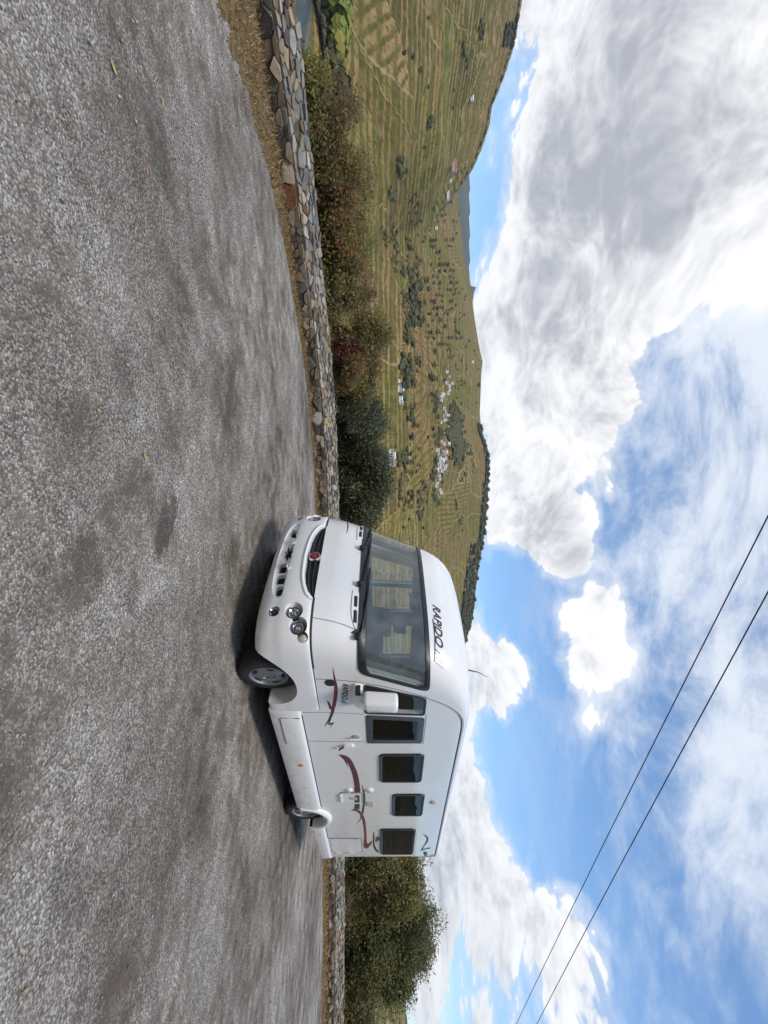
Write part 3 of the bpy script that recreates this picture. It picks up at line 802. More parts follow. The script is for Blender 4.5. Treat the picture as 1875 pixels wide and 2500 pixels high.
#      U   Vtop  back width  palette seed leaves label
SHRUBS = [(262, 1052, 1.5, 0.55, AUTG, 1, 'low tangle of yellowing weeds just behind the wall by the river gap'),
          (345, 1028, 1.6, 0.60, AUTG, 2, 'yellow green scrub bush behind the blue grey wall stone'),
          (430, 1000, 1.9, 0.75, AUT, 3, 'russet brown bramble bush behind the rust red wall boulder'),
          (520, 962, 2.3, 0.85, AUT, 4, 'reddish brown thorn bush with bare dark twigs'),
          (600, 945, 2.6, 0.9, AUT, 5, 'tall purplish brown thicket with yellow leaf sprigs'),
          (690, 938, 2.6, 0.95, AUTG, 6, 'yellow green and rust coloured bush behind the middle of the wall'),
          (770, 950, 2.4, 0.9, AUTG, 7, 'green bush with red leaf sprays beside the rust coloured bush'),
          (850, 948, 2.6, 0.95, AUT, 8, 'brown leaved bush next to the grey green shrub'),
          (925, 968, 2.4, 0.85, MIXD, 9, 'grey green shrub with brown tips beside the dark evergreen')]
for (U, V, bk, wd, pal, sd, lab) in SHRUBS:
    X, Y, Z = behind_wall(U, bk)
    zt = zv(V - 14, Y); lo = max(Z + .1, -0.5)
    plant('scrub_bush', lab, 'bush', 'autumn scrub behind the wall', (X, Y, Z), (zt + lo) / 2 - Z, (wd * 1.35, 0.9, (zt - lo) * .60), 250, 100, 0.030, pal, 40 + sd, trunks=7, ar=0.42, clump_r=0.13, trunk_r=0.025, lump=0.35)
for (U, V, bk, wd, pal, sd, lab) in ((1010, 912, 3.6, 1.15, DRK, 21, 'dark evergreen shrub left of the densest one behind the wall'), (1085, 893, 4.2, 1.25, DRK, 22, 'tallest dark evergreen tree behind the wall in front of the motorhome'),
                                     (1165, 905, 3.8, 1.15, DRK, 23, 'dark grey green evergreen behind the wall close to the motorhome nose'), (1245, 950, 3.4, 1.0, DRK, 24, 'dark evergreen partly hidden by the motorhome front corner'), (1330, 968, 3.0, 1.0, MIXD, 25, 'dull green shrub mostly hidden behind the motorhome cab')):
    X, Y, Z = behind_wall(U, bk); zt = zv(V, Y); lo = -0.5
    plant('evergreen_shrub', lab, 'shrub', 'dark evergreens behind the wall', (X, Y, Z), (zt + lo) / 2 - Z, (wd * 1.1, 1.2, (zt - lo) * .62), 190, 140, 0.038, pal, 60 + sd, trunks=3, ar=0.45, clump_r=0.22, trunk_r=0.05, lump=0.3)
GRN = [(LM['olive'], 4), (LM['grey'], 3.4), (LM['dark'], 1.8), (LM['yellow'], .8), (LM['tan'], .2)]
GRNB = [(LM['olive'], 4), (LM['grey'], 2), (LM['brown'], 1.2), (LM['yellow'], 1.2), (LM['rust'], .4), (LM['tan'], .7), (LM['dark'], 1.4)]
for (U, V, bk, wd, pal, sd, lab) in ((2110, 815, 3.6, 1.9, GRNB, 31, 'olive tree with browning leaves right behind the motorhome rear'), (2200, 806, 4.6, 1.8, GRN, 32, 'tall loose olive green tree behind the wall, second from the motorhome rear'),
                                     (2280, 812, 5.0, 1.8, GRN, 33, 'tall olive green tree in the middle of the clump past the motorhome'), (2350, 835, 4.4, 1.35, GRN, 34, 'olive green tree at the open end of the clump past the motorhome'),
                                     (2465, 955, 4.2, 1.0, GRNB, 35, 'low dull bush trailing off beyond the tree clump'), (1985, 870, 4.0, 1.6, GRN, 36, 'olive green tree hidden behind the motorhome body')):
    X, Y, Z = behind_wall(U, bk); zt = zv(V, Y); lo = -0.4
    plant('olive_tree', lab, 'tree', 'trees behind the wall past the motorhome', (X, Y, Z), (zt + lo) / 2 - Z, (wd * 1.05, 1.7, (zt - lo) * .56), 380, 180, 0.050, pal, 80 + sd, trunks=1, spread=(0.30, 0.42), lobes=14, ar=0.4, clump_r=0.24, trunk_r=0.11, lump=0.34)
    if V < 900:
        plant('understorey_bush', 'shady bush below the ' + lab.split(',')[0].replace(' in the middle of the clump past the motorhome', ' mid clump').replace(' at the open end of the clump past the motorhome', ' ending the clump'), 'bush', 'undergrowth below the trees', (X + .3, Y - 1.3, zv(1075, Y) - 0.6), 0.75, (wd * .7, 0.7, random.uniform(.5, 1.1)), 80, 90, 0.034, [(LM['dark'], 3), (LM['olive'], 2), (LM['brown'], 1.4), (LM['deep'], 2)], 90 + sd, trunks=4, ar=0.42, clump_r=0.2, trunk_r=0.03)

# ================================================================== the far slope: trees, woods, houses
def crown_proto(seed, n=150, q=0.26, flat=1.0):
    r_ = np.random.default_rng(seed)
    d = r_.normal(size=(n, 3)); d /= np.linalg.norm(d, axis=1, keepdims=True); d[:, 2] = np.abs(d[:, 2]) * .9 - .15 * (r_.random(n))
    c_ = d * (0.55 + 0.45 * r_.random((n, 1))) * (0.85 + .35 * (vnoise(d[:, 0] * 3 + 7, d[:, 2] * 3 + 7, seed)[:, None])) * np.array([.5, .5, .48 * flat]) + np.array([0, 0, .52])
    a = r_.normal(size=(n, 3)); u = np.cross(d, a); u /= np.linalg.norm(u, axis=1, keepdims=True); w = np.cross(d, u)
    s = q * r_.uniform(.3, .75, (n, 1))
    V = np.stack([c_ - u * s, c_ - w * s, c_ + u * s, c_ + w * s], 1).reshape(-1, 3)
    return V, np.arange(4 * n).reshape(n, 4)
HM = dict(a=leaf_mat('far_leaf_dark', (0.078, 0.080, 0.032), trans=0.1), b=leaf_mat('far_leaf_olive', (0.125, 0.12, 0.048), trans=0.1), c=leaf_mat('far_leaf_bright', (0.17, 0.20, 0.03), trans=0.1), d=leaf_mat('far_leaf_yellow', (0.26, 0.22, 0.04), trans=0.1))
def proto_mesh(seed, mk_, n=150, q=0.26):
    V, Fq = crown_proto(seed, n, q)
    o = mk_np('crown', V, Fq, HM[mk_]); me = o.data; bpy.data.objects.remove(o); return me
PM = {k: [proto_mesh(100 + i * 7 + ord(k), k, 110) for i in range(3)] for k in 'abcd'}
mbt = MB().tube([(0, 0, -.3), (0.02, 0, .3), (0, .02, .6)], [.05, .04, .02], 5)
o_ = mbt.build('trunk', m_bark); TRUNK = o_.data; bpy.data.objects.remove(o_)
def far_tree(p, h, kind, label, group, w=1.0, parts=True, name='hillside_tree'):
    root = empty(name, p); root.scale = (h * w, h * w, h); root.rotation_euler = (0, 0, random.uniform(0, 6.28))
    tag(root, label, 'tree', group)
    c_ = bpy.data.objects.new('crown', random.choice(PM[kind])); link(c_, root)
    if parts: link(bpy.data.objects.new('trunk', TRUNK), root)
    return root
cnt = 0
def scatter(n, u0, u1, v0, v1, h0, h1, kind, label, group, slope=0.0, w=1.0, grid=False, name='hillside_tree'):
    global cnt
    for k in range(n):
        u = random.uniform(u0, u1) if grid else random.gauss((u0 + u1) / 2, (u1 - u0) / 3.2); v_ = (random.uniform(v0, v1) if grid else random.gauss((v0 + v1) / 2, (v1 - v0) / 3.4)) + slope * (u - (u0 + u1) / 2) + 5 * math.sin(u / 23.0)
        if grid: u = round(u / 15) * 15 + random.uniform(-2, 2); v_ = round(v_ / 7) * 7 + random.uniform(-1, 1)
        p = hit(u, v_)
        if p is None: continue
        far_tree(p - Vector((0, 0, .4)), random.uniform(h0, h1), kind if isinstance(kind, str) and len(kind) == 1 else random.choice(kind), label, group, w * random.uniform(.85, 1.25), name=name); cnt += 1
scatter(110, 500, 860, 762, 838, 6, 10, 'aab', 'small round olive tree in the far orchard rows', 'orchard trees on the far slope', 0.0, 1.2, True)
scatter(34, 640, 770, 850, 892, 9, 14, 'ab', 'dark tree in the wooded strip low on the far slope', 'trees of the low wooded strip', -0.05, 1.3)
scatter(26, 830, 1010, 868, 900, 6, 11, 'aab', 'dark tree in the hedge line beside the lower farm', 'hedge trees by the lower farm', 0.0, 1.2)
scatter(30, 880, 1190, 800, 825, 7, 12, 'ab', 'dark tree along the lane below the white village', 'trees below the far village', -0.05, 1.2)
scatter(24, 690, 880, 722, 770, 6, 10, 'ab', 'dark tree along the gully high on the far slope', 'gully trees high on the far slope', -0.25, 1.1)
scatter(22, 1090, 1290, 838, 905, 5, 9, 'aab', 'scattered dark tree on the fields below the village', 'field trees below the village', 0.1, 1.1)
scatter(18, 480, 620, 840, 885, 5, 9, 'ab', 'scattered dark tree on the terraces left of the wooded strip', 'terrace trees', 0.0, 1.1)
scatter(14, 20, 420, 700, 900, 4, 7, 'ab', 'small lone tree on the steep left hill', 'lone trees on the left hill', 0.0, 1.0)
scatter(14, 880, 1000, 715, 780, 5, 8, 'a', 'dotted dark tree above the white village', 'dotted trees above the village', 0.0, 1.1)
# river bank trees around the small white house
for (u, v_, h, kd, w, lab) in ((15, 1092, 16, 'a', 1.2, 'dark green bank tree at the river edge'), (45, 1090, 20, 'c', 1.3, 'bright green tree on the river bank'), (80, 1088, 21, 'c', 1.25, 'bright green rounded tree on the river bank near the house'), (112, 1086, 18, 'd', 1.2, 'golden yellow tree on the river bank'),
                              (20, 1062, 16, 'c', 1.5, 'yellow green tree higher on the far bank'), (60, 1058, 15, 'd', 1.3, 'golden tree standing above the bright green ones'), (138, 1084, 13, 'b', 1.2, 'olive green bush beside the white riverside house'), (150, 1062, 12, 'd', 1.1, 'yellow tree just above the white riverside house'),
                              (190, 1080, 14, 'b', 1.3, 'olive green tree right of the white riverside house'), (222, 1076, 20, 'a', 1.15, 'dense dark green tree beyond the white riverside house'), (250, 1074, 19, 'a', 1.1, 'dark tree at the end of the river bank trees'), (-20, 1085, 18, 'c', 1.3, 'bright green tree at the edge of the river bank group'), (300, 1060, 10, 'b', 1.2, 'dull olive tree above the river scrub')):
    p = hit(u, v_)
    if p: far_tree(p - Vector((0, 0, 1)), h * 1.25, kd, lab, 'river bank trees', w, name='bank_tree')
for k in range(26):
    u = -40 + k * 12; p = hit(u, 1112 + random.uniform(-3, 3))
    if p: far_tree(p - Vector((0, 0, .5)), random.uniform(5, 9), random.choice('aab'), 'low dark bush along the far waterline', 'bushes along the far waterline', 1.5, name='bank_bush')
# woods that read as one mass: ridge line and the planted wood
def wood(name, pts, kind, label):
    V0, F0 = crown_proto(5, 70, .34); V = []; Fq = []
    for i, (p, h, w) in enumerate(pts):
        a = random.uniform(0, 6.28); Rz = np.array([[math.cos(a), -math.sin(a), 0], [math.sin(a), math.cos(a), 0], [0, 0, 1]])
        V.append((V0 @ Rz.T) * np.array([h * w, h * w, h]) + np.array(p)); Fq.append(F0 + i * len(V0))
    o = mk_np(name, np.concatenate(V), np.concatenate(Fq), HM[kind]); return tag(o, label, kind='stuff')
pts = []
rb_u = np.arange(838, 1570, 3.2)
for u in rb_u:
    dens = 1.0 if u > 1035 else (0.35 if 870 < u < 905 else 0.06)
    rows_ = 3 if u > 1180 else 2
    for k in range(rows_ + (2 if u > 1330 else 0)):
        if random.random() > dens: continue
        Vr = np.interp(u, RB[:, 0], RB[:, 1]); uu = u + random.uniform(-2, 2)
        p = hit(uu, Vr + 2 + k * (6 if u > 1330 else 4))
        if p and random.random() < .8: pts.append((p - Vector((0, 0, 2)), random.choice([random.uniform(5, 9), random.uniform(8, 13), random.uniform(11, 19)]), random.uniform(.8, 1.4)))
for u in np.arange(-40, 470, 4.5):
    Vr = np.interp(u, RA[:, 0], RA[:, 1])
    for k in range(4 if 55 < u < 110 else 1):
        if random.random() < (0.95 if 40 < u < 115 else 0.55):
            p = hit(u + random.uniform(-2, 2), Vr + 3 + 7 * k)
            if p: pts.append((p - Vector((0, 0, 1)), random.uniform(4, 9) * (1.3 if 40 < u < 115 else .8), 1.3))
wood('ridge_wood', pts, 'a', 'dark band of trees crowning the far ridge')
pts = []
for k in range(520):
    u = random.gauss(1062, 30); v_ = 764 - (u - 1062) * .10 + random.gauss(0, 9) + 5 * math.sin(u / 11.0)
    p = hit(u, v_)
    if p: pts.append((p - Vector((0, 0, 1)), random.uniform(7, 11), 1.3))
wood('hillside_wood', pts, 'b', 'dark green planted wood above the white village')
pts = []
for (u0, u1, v0, v1, n) in ((640, 790, 848, 895, 150), (900, 1180, 798, 818, 110), (800, 1010, 870, 898, 80), (1100, 1300, 880, 915, 70), (560, 860, 760, 800, 50), (230, 420, 1000, 1050, 60), (330, 500, 880, 960, 40), (60, 420, 690, 860, 60), (880, 1300, 830, 880, 80), (1000, 1300, 720, 780, 40), (500, 700, 890, 940, 60), (1150, 1500, 750, 850, 60)):
    nb = max(3, n // 14); cen = [(random.uniform(u0, u1), random.uniform(v0, v1), random.uniform(5, 18), random.uniform(1.5, 5), random.uniform(-.25, .25)) for _ in range(nb)]
    for k in range(n):
        cu, cv, su, sv, sl = random.choice(cen); du = random.gauss(0, su)
        p = hit(cu + du, cv + random.gauss(0, sv) + sl * du)
        if p: pts.append((p - Vector((0, 0, 1)), random.uniform(2.5, 6.5), 1.5))
wood('hedges', pts, 'b', 'hedges and scrub between the far fields')

# houses
m_hw = simple('whitewash', (0.80, 0.79, 0.76), 0.8, scale=.5, var=.06); m_ht = simple('terracotta_roof', (0.33, 0.15, 0.09), 0.85, scale=2, var=.25); m_hp = simple('pink_render', (0.55, 0.30, 0.25), 0.85, scale=.5); m_hd = simple('dark_opening', (0.03, 0.03, 0.035), 0.4)
m_hg = simple('grey_roof', (0.36, 0.34, 0.32), 0.8, scale=2)
def house(p, L_, D_, H_, rz, label, group=None, wallm=m_hw, roofm=m_ht, name='village_house', rise=0.28):
    root = empty(name, p - Vector((0, 0, 1.5)), rz); tag(root, label, 'house', group)
    h = H_ + 1.5
    mb = MB().box(-L_ / 2, L_ / 2, -D_ / 2, D_ / 2, 0, h)
    mb.add([(-L_ / 2, -D_ / 2, h), (-L_ / 2, D_ / 2, h), (-L_ / 2, 0, h + D_ * rise - .1)], [(0, 1, 2)]); mb.add([(L_ / 2, -D_ / 2, h), (L_ / 2, D_ / 2, h), (L_ / 2, 0, h + D_ * rise - .1)], [(0, 2, 1)])
    mb.build('wall', wallm, root)
    e = 0.5; zt = h + D_ * rise
    MB().add([(-L_ / 2 - e, -D_ / 2 - e, h - .1), (L_ / 2 + e, -D_ / 2 - e, h - .1), (L_ / 2 + e, 0, zt), (-L_ / 2 - e, 0, zt), (-L_ / 2 - e, D_ / 2 + e, h - .1), (L_ / 2 + e, D_ / 2 + e, h - .1),
              (-L_ / 2 - e, -D_ / 2 - e, h + .15), (L_ / 2 + e, -D_ / 2 - e, h + .15), (L_ / 2 + e, 0, zt + .3), (-L_ / 2 - e, 0, zt + .3), (-L_ / 2 - e, D_ / 2 + e, h + .15), (L_ / 2 + e, D_ / 2 + e, h + .15)],
             [(6, 7, 8, 9), (9, 8, 11, 10), (0, 3, 2, 1), (3, 4, 5, 2), (0, 1, 7, 6), (4, 10, 11, 5), (0, 6, 9, 3), (3, 9, 10, 4), (1, 2, 8, 7), (2, 5, 11, 8)]).build('roof', roofm, root)
    nw = max(2, int(L_ / 4.5))
    for k in range(nw):
        x = -L_ / 2 + (k + .5) * L_ / nw
        MB().box(x - .55, x + .55, -D_ / 2 - .04, -D_ / 2 + .1, h - 2.2, h - .8).build('window', m_hd, root)
    return root
HV = 'white houses of the far village'
lab = 'small whitewashed house among the far hillside village'
for (u0, u1, v0, v1, n) in ((1095, 1165, 787, 811, 30), (960, 1085, 778, 800, 22), (890, 960, 771, 790, 7), (1165, 1205, 795, 820, 6)):
    for k in range(n):
        p = hit(random.uniform(u0, u1), random.uniform(v0, v1))
        if p: house(p, random.uniform(4.5, 10), random.uniform(4.5, 6.5), random.uniform(2.5, 4.5), random.uniform(-.8, .8), lab, HV, roofm=random.choice([m_ht, m_hg, m_hw]))
p = hit(1135, 803); house(p, 18, 8, 6, 0.1, 'largest white building of the far village', HV)
for k in range(7):
    p = hit(random.uniform(908, 995), random.uniform(896, 903)); house(p, random.uniform(5, 10), 5, random.uniform(2.2, 3.4), random.uniform(-.3, .3), 'small farm building at the foot of the far slope below the green field', 'lower farm buildings', roofm=random.choice([m_ht, m_hg, m_hw]))
for k in range(5):
    p = hit(1105 + k * 7, 921 + random.uniform(-3, 3)); house(p, random.uniform(6, 11), 6, random.uniform(3, 5), random.uniform(-.3, .3), 'white cottage above the dark evergreen, low on the far slope', 'low cottages', roofm=random.choice([m_hg, m_hw]))
p = hit(403, 772); house(p, 44, 12, 7, -0.1, 'long pink winery building high on the left hill', wallm=m_hp, name='winery')
p = hit(472, 783); house(p, 34, 10, 5, 0.05, 'long white farmhouse beside the pink winery', name='farmhouse')
p = hit(440, 776); house(p, 12, 7, 4, 0.1, 'small white barn between the winery and the long farmhouse', name='barn')
p = hit(163, 1049); house(p, 9, 7, 4.5, 0.3, 'tiny white house among the river bank trees', name='riverside_house')
for (u, v_) in ((558, 812), (884, 722), (1408, 800), (240, 725)):
    p = hit(u, v_); house(p, 9, 6, 3.5, random.uniform(-.4, .4), 'lone white hut on the far fields', 'lone huts on the far fields', roofm=m_hw, name='field_hut')
print('hillside trees', cnt)
# ================================================================== the motorhome
FX = math.atan2(-0.58863827, -0.80839655)
mh = empty('motorhome', (1.32827, 6.00307, 0), FX)
tag(mh, 'white coachbuilt motorhome with maroon and grey side swooshes, parked on the lay-by', 'motorhome')

def paint(name, base, rough=0.28):
    m_, N, b = mat(name, base, rough, spec=0.5, coat=0.6)
    pos = N.node('ShaderNodeTexCoord').outputs['Object']
    n = N.noise(pos, 1.3, 5, 0.6); n2 = N.noise(N.v('MULTIPLY', pos, (3, 3, .5)), 3.0, 4, 0.6)
    c = N.mix(N.mr(n, 0.35, 0.7, 0, 0.10), base, tuple(q * 0.86 for q in base))
    c = N.mix(N.mr(n2, 0.50, 0.8, 0, 0.05), c, (0.55, 0.53, 0.48))
    z = N.sep(pos)[2]
    dirtm = N.mul(N.mr(z, 0.75, 0.25), N.mr(N.noise(pos, 5, 5, 0.65), 0.35, 0.7))
    c = N.mix(N.mul(dirtm, 0.45), c, (0.42, 0.38, 0.32))
    N.put(b.inputs['Base Color'], c)
    N.put(b.inputs['Roughness'], N.mr(n, 0.3, 0.7, rough - .05, rough + .1))
    bump(N, b, N.noise(pos, 2.0, 2), 0.06, 0.02)
    return m_
m_white = paint('white_gelcoat', (0.87, 0.862, 0.845))
m_bump = paint('bumper_white', (0.85, 0.842, 0.82), 0.38)
m_black = simple('black_trim', (0.018, 0.018, 0.021), 0.42, scale=20)
m_rub = simple('rubber_seal', (0.03, 0.03, 0.033), 0.6, scale=20)
m_seam = simple('panel_gap', (0.05, 0.05, 0.055), 0.8)
m_seam2 = simple('fine_panel_gap', (0.22, 0.215, 0.21), 0.8)
m_rail = simple('grey_rail', (0.50, 0.50, 0.50), 0.45, scale=8)
m_int = simple('cabin_lining', (0.50, 0.485, 0.45), 0.9)
m_dash = simple('dashboard_grey', (0.085, 0.087, 0.09), 0.75, scale=12)
m_seat = simple('seat_fabric', (0.12, 0.115, 0.11), 0.95, scale=20)
m_under = simple('underbody', (0.014, 0.014, 0.015), 0.9)
m_chrome = simple('chrome', (0.75, 0.75, 0.76), 0.12, metal=1.0, var=.03)
m_maroon = simple('maroon_vinyl', (0.20, 0.022, 0.036), 0.4, var=.1); m_grey = simple('dark_grey_vinyl', (0.045, 0.04, 0.046), 0.4); m_plum = simple('plum_vinyl', (0.115, 0.026, 0.036), 0.4)
m_red = simple('badge_red', (0.25, 0.012, 0.02), 0.3); m_orange = simple('orange_lens', (0.70, 0.16, 0.03), 0.25); m_amber = simple('clear_indicator', (0.50, 0.46, 0.36), 0.2)
m_tyre = simple('tyre_rubber', (0.017, 0.017, 0.019), 0.85, scale=30, bmp=0.003); m_rim = simple('silver_wheel', (0.30, 0.30, 0.305), 0.42, metal=0.75, scale=15)
m_blind = simple('pleated_blind', (0.42, 0.44, 0.44), 0.8)
m_beige = simple('beige_plastic', (0.50, 0.48, 0.42), 0.6)

def glass(name, tint, refl=1.0, haze=0.0):
    m_ = bpy.data.materials.new(name); m_.use_nodes = True
    N = NT(m_.node_tree); N.n.clear()
    tr_ = N.node('ShaderNodeBsdfTransparent'); tr_.inputs[0].default_value = (*tint, 1)
    gl = N.node('ShaderNodeBsdfGlossy'); gl.inputs['Roughness'].default_value = 0.015; gl.inputs[0].default_value = (*refl, 1) if hasattr(refl, '__len__') else (refl, refl, refl, 1)
    pos = N.node('ShaderNodeTexCoord').outputs['Object']
    bp = N.node('ShaderNodeBump'); bp.inputs['Strength'].default_value = 0.06; bp.inputs['Distance'].default_value = 0.05
    N.put(bp.inputs['Height'], N.noise(pos, 1.6, 2)); N.l.new(bp.outputs[0], gl.inputs['Normal'])
    lw = N.node('ShaderNodeLayerWeight'); lw.inputs['Blend'].default_value = 0.5
    fr = N.add(0.06, N.mul(N.m('POWER', lw.outputs['Facing'], 5.0), 0.92))      # reflectance of a two-sided pane
    mx = N.node('ShaderNodeMixShader'); N.l.new(fr, mx.inputs[0])
    N.l.new(tr_.outputs[0], mx.inputs[1]); N.l.new(gl.outputs[0], mx.inputs[2])
    out = mx.outputs[0]
    if haze:
        df = N.node('ShaderNodeBsdfDiffuse'); df.inputs[0].default_value = (0.46, 0.52, 0.53, 1)
        m2 = N.node('ShaderNodeMixShader'); N.put(m2.inputs[0], N.mr(N.noise(pos, 4, 5, .6), .3, .75, haze * .4, haze))
        N.l.new(out, m2.inputs[1]); N.l.new(df.outputs[0], m2.inputs[2]); out = m2.outputs[0]
    N.l.new(out, N.node('ShaderNodeOutputMaterial').inputs['Surface'])
    return m_
m_ws = glass('windscreen_glass', (0.80, 0.88, 0.87), haze=0.24)
m_acr = glass('tinted_acrylic', (0.10, 0.09, 0.12), (0.42, 0.46, 0.60))
m_cabg = glass('cab_glass', (0.80, 0.85, 0.84), 0.8)
m_lens = glass('lamp_lens', (0.85, 0.86, 0.86))

# ---- body surface: plan outlines stacked by height; x forward from the front axle, y to the left
XC = [(.30, .84), (.4, .93), (.55, .96), (.75, .955), (.95, .93), (1.2, .89), (1.45, .82), (1.5, .79), (2.28, .43), (2.4, .375), (2.5, .315), (2.6, .235), (2.7, .12), (2.78, -.02), (2.84, -.20), (2.89, -.48), (2.93, -.95), (2.95, -1.6)]
def ip(z, T): return float(np.interp(z, [t[0] for t in T], [t[1] for t in T]))
def xc(z): return ip(z, XC)
def nn_(z): return ip(z, [(.3, 4.2), (.9, 4.2), (1.4, 3.3), (2.3, 3.0), (2.9, 2.8)])
def aa(z): return ip(z, [(.3, .75), (2.3, .75), (2.9, .85)])
def ww(z): return ip(z, [(.3, 1.17), (2.6, 1.17), (2.74, 1.165), (2.80, 1.15), (2.845, 1.11), (2.88, 1.05), (2.91, .96), (2.935, .82), (2.95, .55)])
def rear(z): return ip(z, [(.3, -6.13), (.8, -6.16), (2.7, -6.13), (2.8, -6.11), (2.86, -6.03), (2.92, -5.85), (2.95, -5.4)])
def arc(z, phi, off=0.0, xcz=None, w=None):
    n, A, w = nn_(z), aa(z), (ww(z) if w is None else w)
    c_, s_ = max(0.0, math.cos(phi)), math.sin(phi)
    y = w * math.copysign(abs(s_) ** (2 / n), s_); x = (xc(z) if xcz is None else xcz) - A + A * c_ ** (2 / n)
    if off:
        nx = (c_ ** (2 - 2 / n)) / A; ny = math.copysign(abs(s_) ** (2 - 2 / n), s_) / w
        l = math.hypot(nx, ny) + 1e-9; x += nx / l * off; y += ny / l * off
    return x, y
def phi_of_y(y, z):
    return math.copysign(math.asin(min(1, abs(y) / ww(z)) ** (nn_(z) / 2)), y)
def front(y, z, off=0.0):
    """point of the front surface at width y, height z"""
    x, y2 = arc(z, phi_of_y(y, z), off); return Vector((x, y2, z))
def outline(z, inset=0.0, xf=None, zz=None):
    n = 56; p = []
    w = ww(z) - inset
    for k in range(n + 1):
        t = -1 + 2 * k / n; phi = math.copysign(abs(t) ** 0.8, t) * math.pi / 2
        if xf is None: x, y = arc(z, phi, 0, xc(z) - inset * 1.2, w)
        else: y = w * math.sin(phi); x = xf - 0.01 * (1 - math.cos(phi))
        p.append((x, y, z if zz is None else zz))
    rx = rear(z) + inset; rc = 0.12
    for a in range(7):
        t = R(90 + 15 * a); p.append((rx + rc + rc * math.cos(t), w - rc + rc * math.sin(t), z if zz is None else zz))
    for a in range(7):
        t = R(180 + 15 * a); p.append((rx + rc + rc * math.cos(t), -w + rc + rc * math.sin(t), z if zz is None else zz))
    return p
def stack(rings):
    n = len(rings[0]); v = [q for r_ in rings for q in r_]; f = [tuple(range(n - 1, -1, -1))]
    for i in range(len(rings) - 1):
        for k in range(n): f.append((i * n + k, i * n + (k + 1) % n, (i + 1) * n + (k + 1) % n, (i + 1) * n + k))
    f.append(tuple((len(rings) - 1) * n + k for k in range(n))); return v, f
ZS = [.95, 1.0, 1.1, 1.2, 1.3, 1.4, 1.45, 1.5] + list(np.linspace(1.6, 2.5, 10)) + [2.55, 2.6, 2.65, 2.7, 2.74, 2.78, 2.81, 2.84, 2.865, 2.89, 2.91, 2.925, 2.94, 2.95]
v, f = stack([outline(.70, xf=-.575), outline(.95, xf=-.575, zz=.945)] + [outline(z) for z in ZS])
body = mk('body_shell', v, f, [m_white, m_int], mh)
zin = [.80, 1.3, 1.6, 2.0, 2.3, 2.5, 2.6, 2.68]
v, f = stack([[(min(q[0], -.62), q[1], z) for q in outline(1.0, .05)] if z < 1 else outline(z, .06) for z in zin])
cut = [mk('c', v, f, [m_white, m_int], mi=[1] * len(f))]

# windscreen patch on the wrap-round front
def edge_e(z): return 0.155
HN = 1.0
def ws_map(hn, z, off=0.0):
    n, A = nn_(z), aa(z)
    pm = math.acos((edge_e(z) / A) ** (n / 2))
    # even spacing by arc length
    T = arcs[round(z, 4)] if round(z, 4) in arcs else arctab(z, pm)
    s = abs(hn) * T[1][-1]; phi = float(np.interp(s, T[1], T[0])) * (1 if hn >= 0 else -1)
    if abs(hn) > 1: phi = math.copysign(pm + (abs(hn) - 1) * T[1][-1] / 0.75 * 0.12, hn)
    x, y = arc(z, phi, off); return (x, y, z)
arcs = {}
def arctab(z, pm):
    ph = np.linspace(0, pm, 200); P_ = np.array([arc(z, float(p)) for p in ph]); s = np.concatenate([[0], np.cumsum(np.hypot(*np.diff(P_, axis=0).T))])
    arcs[round(z, 4)] = (ph, s); return arcs[round(z, 4)]
def ws_grid(z0, z1, side, r_, off, rows=14, cols=44):
    g = []
    for i in range(rows + 1):
        b_ = 0.5 - 0.5 * math.cos(math.pi * i / rows); z = z0 + (z1 - z0) * b_
        dzz = min(z - z0, z1 - z); sh = 0.0
        if dzz < r_: sh = r_ - math.sqrt(max(0, r_ * r_ - (r_ - dzz) ** 2))
        ext = 1 - (side + sh) / 1.55
        g.append([ws_map(ext * (-1 + 2 * k / cols), z, off) for k in range(cols + 1)])
    return g
def perim(g): return g[0][:-1] + [r_[-1] for r_ in g[:-1]] + g[-1][::-1][:-1] + [r_[0] for r_ in g[::-1][:-1]]
def grid_faces(g):
    m = len(g[0]); v = [p for r_ in g for p in r_]
    return v, [(i * m + k, i * m + k + 1, (i + 1) * m + k + 1, (i + 1) * m + k) for i in range(len(g) - 1) for k in range(m - 1)]
WS = dict(z0=1.485, z1=2.285)
ga = ws_grid(1.52, 2.262, .03, .09, 0.12); gb = ws_grid(1.52, 2.262, .03, .09, -0.14)
va, fa = grid_faces(ga); vb, fb = grid_faces(gb); k0 = len(va)
pa = [k for k in range(len(va))]
def pidx(g):
    m, r_ = len(g[0]), len(g); I = np.arange(m * r_).reshape(r_, m)
    return list(I[0][:-1]) + list(I[:-1, -1]) + list(I[-1][::-1][:-1]) + list(I[::-1, 0][:-1])
pi_ = pidx(ga); np_ = len(pi_)
cut.append(mk('c', va + vb, fa + [tuple(k0 + i for i in q[::-1]) for q in fb] + [(pi_[i], pi_[(i + 1) % np_], k0 + pi_[(i + 1) % np_], k0 + pi_[i]) for i in range(np_)], m_white))
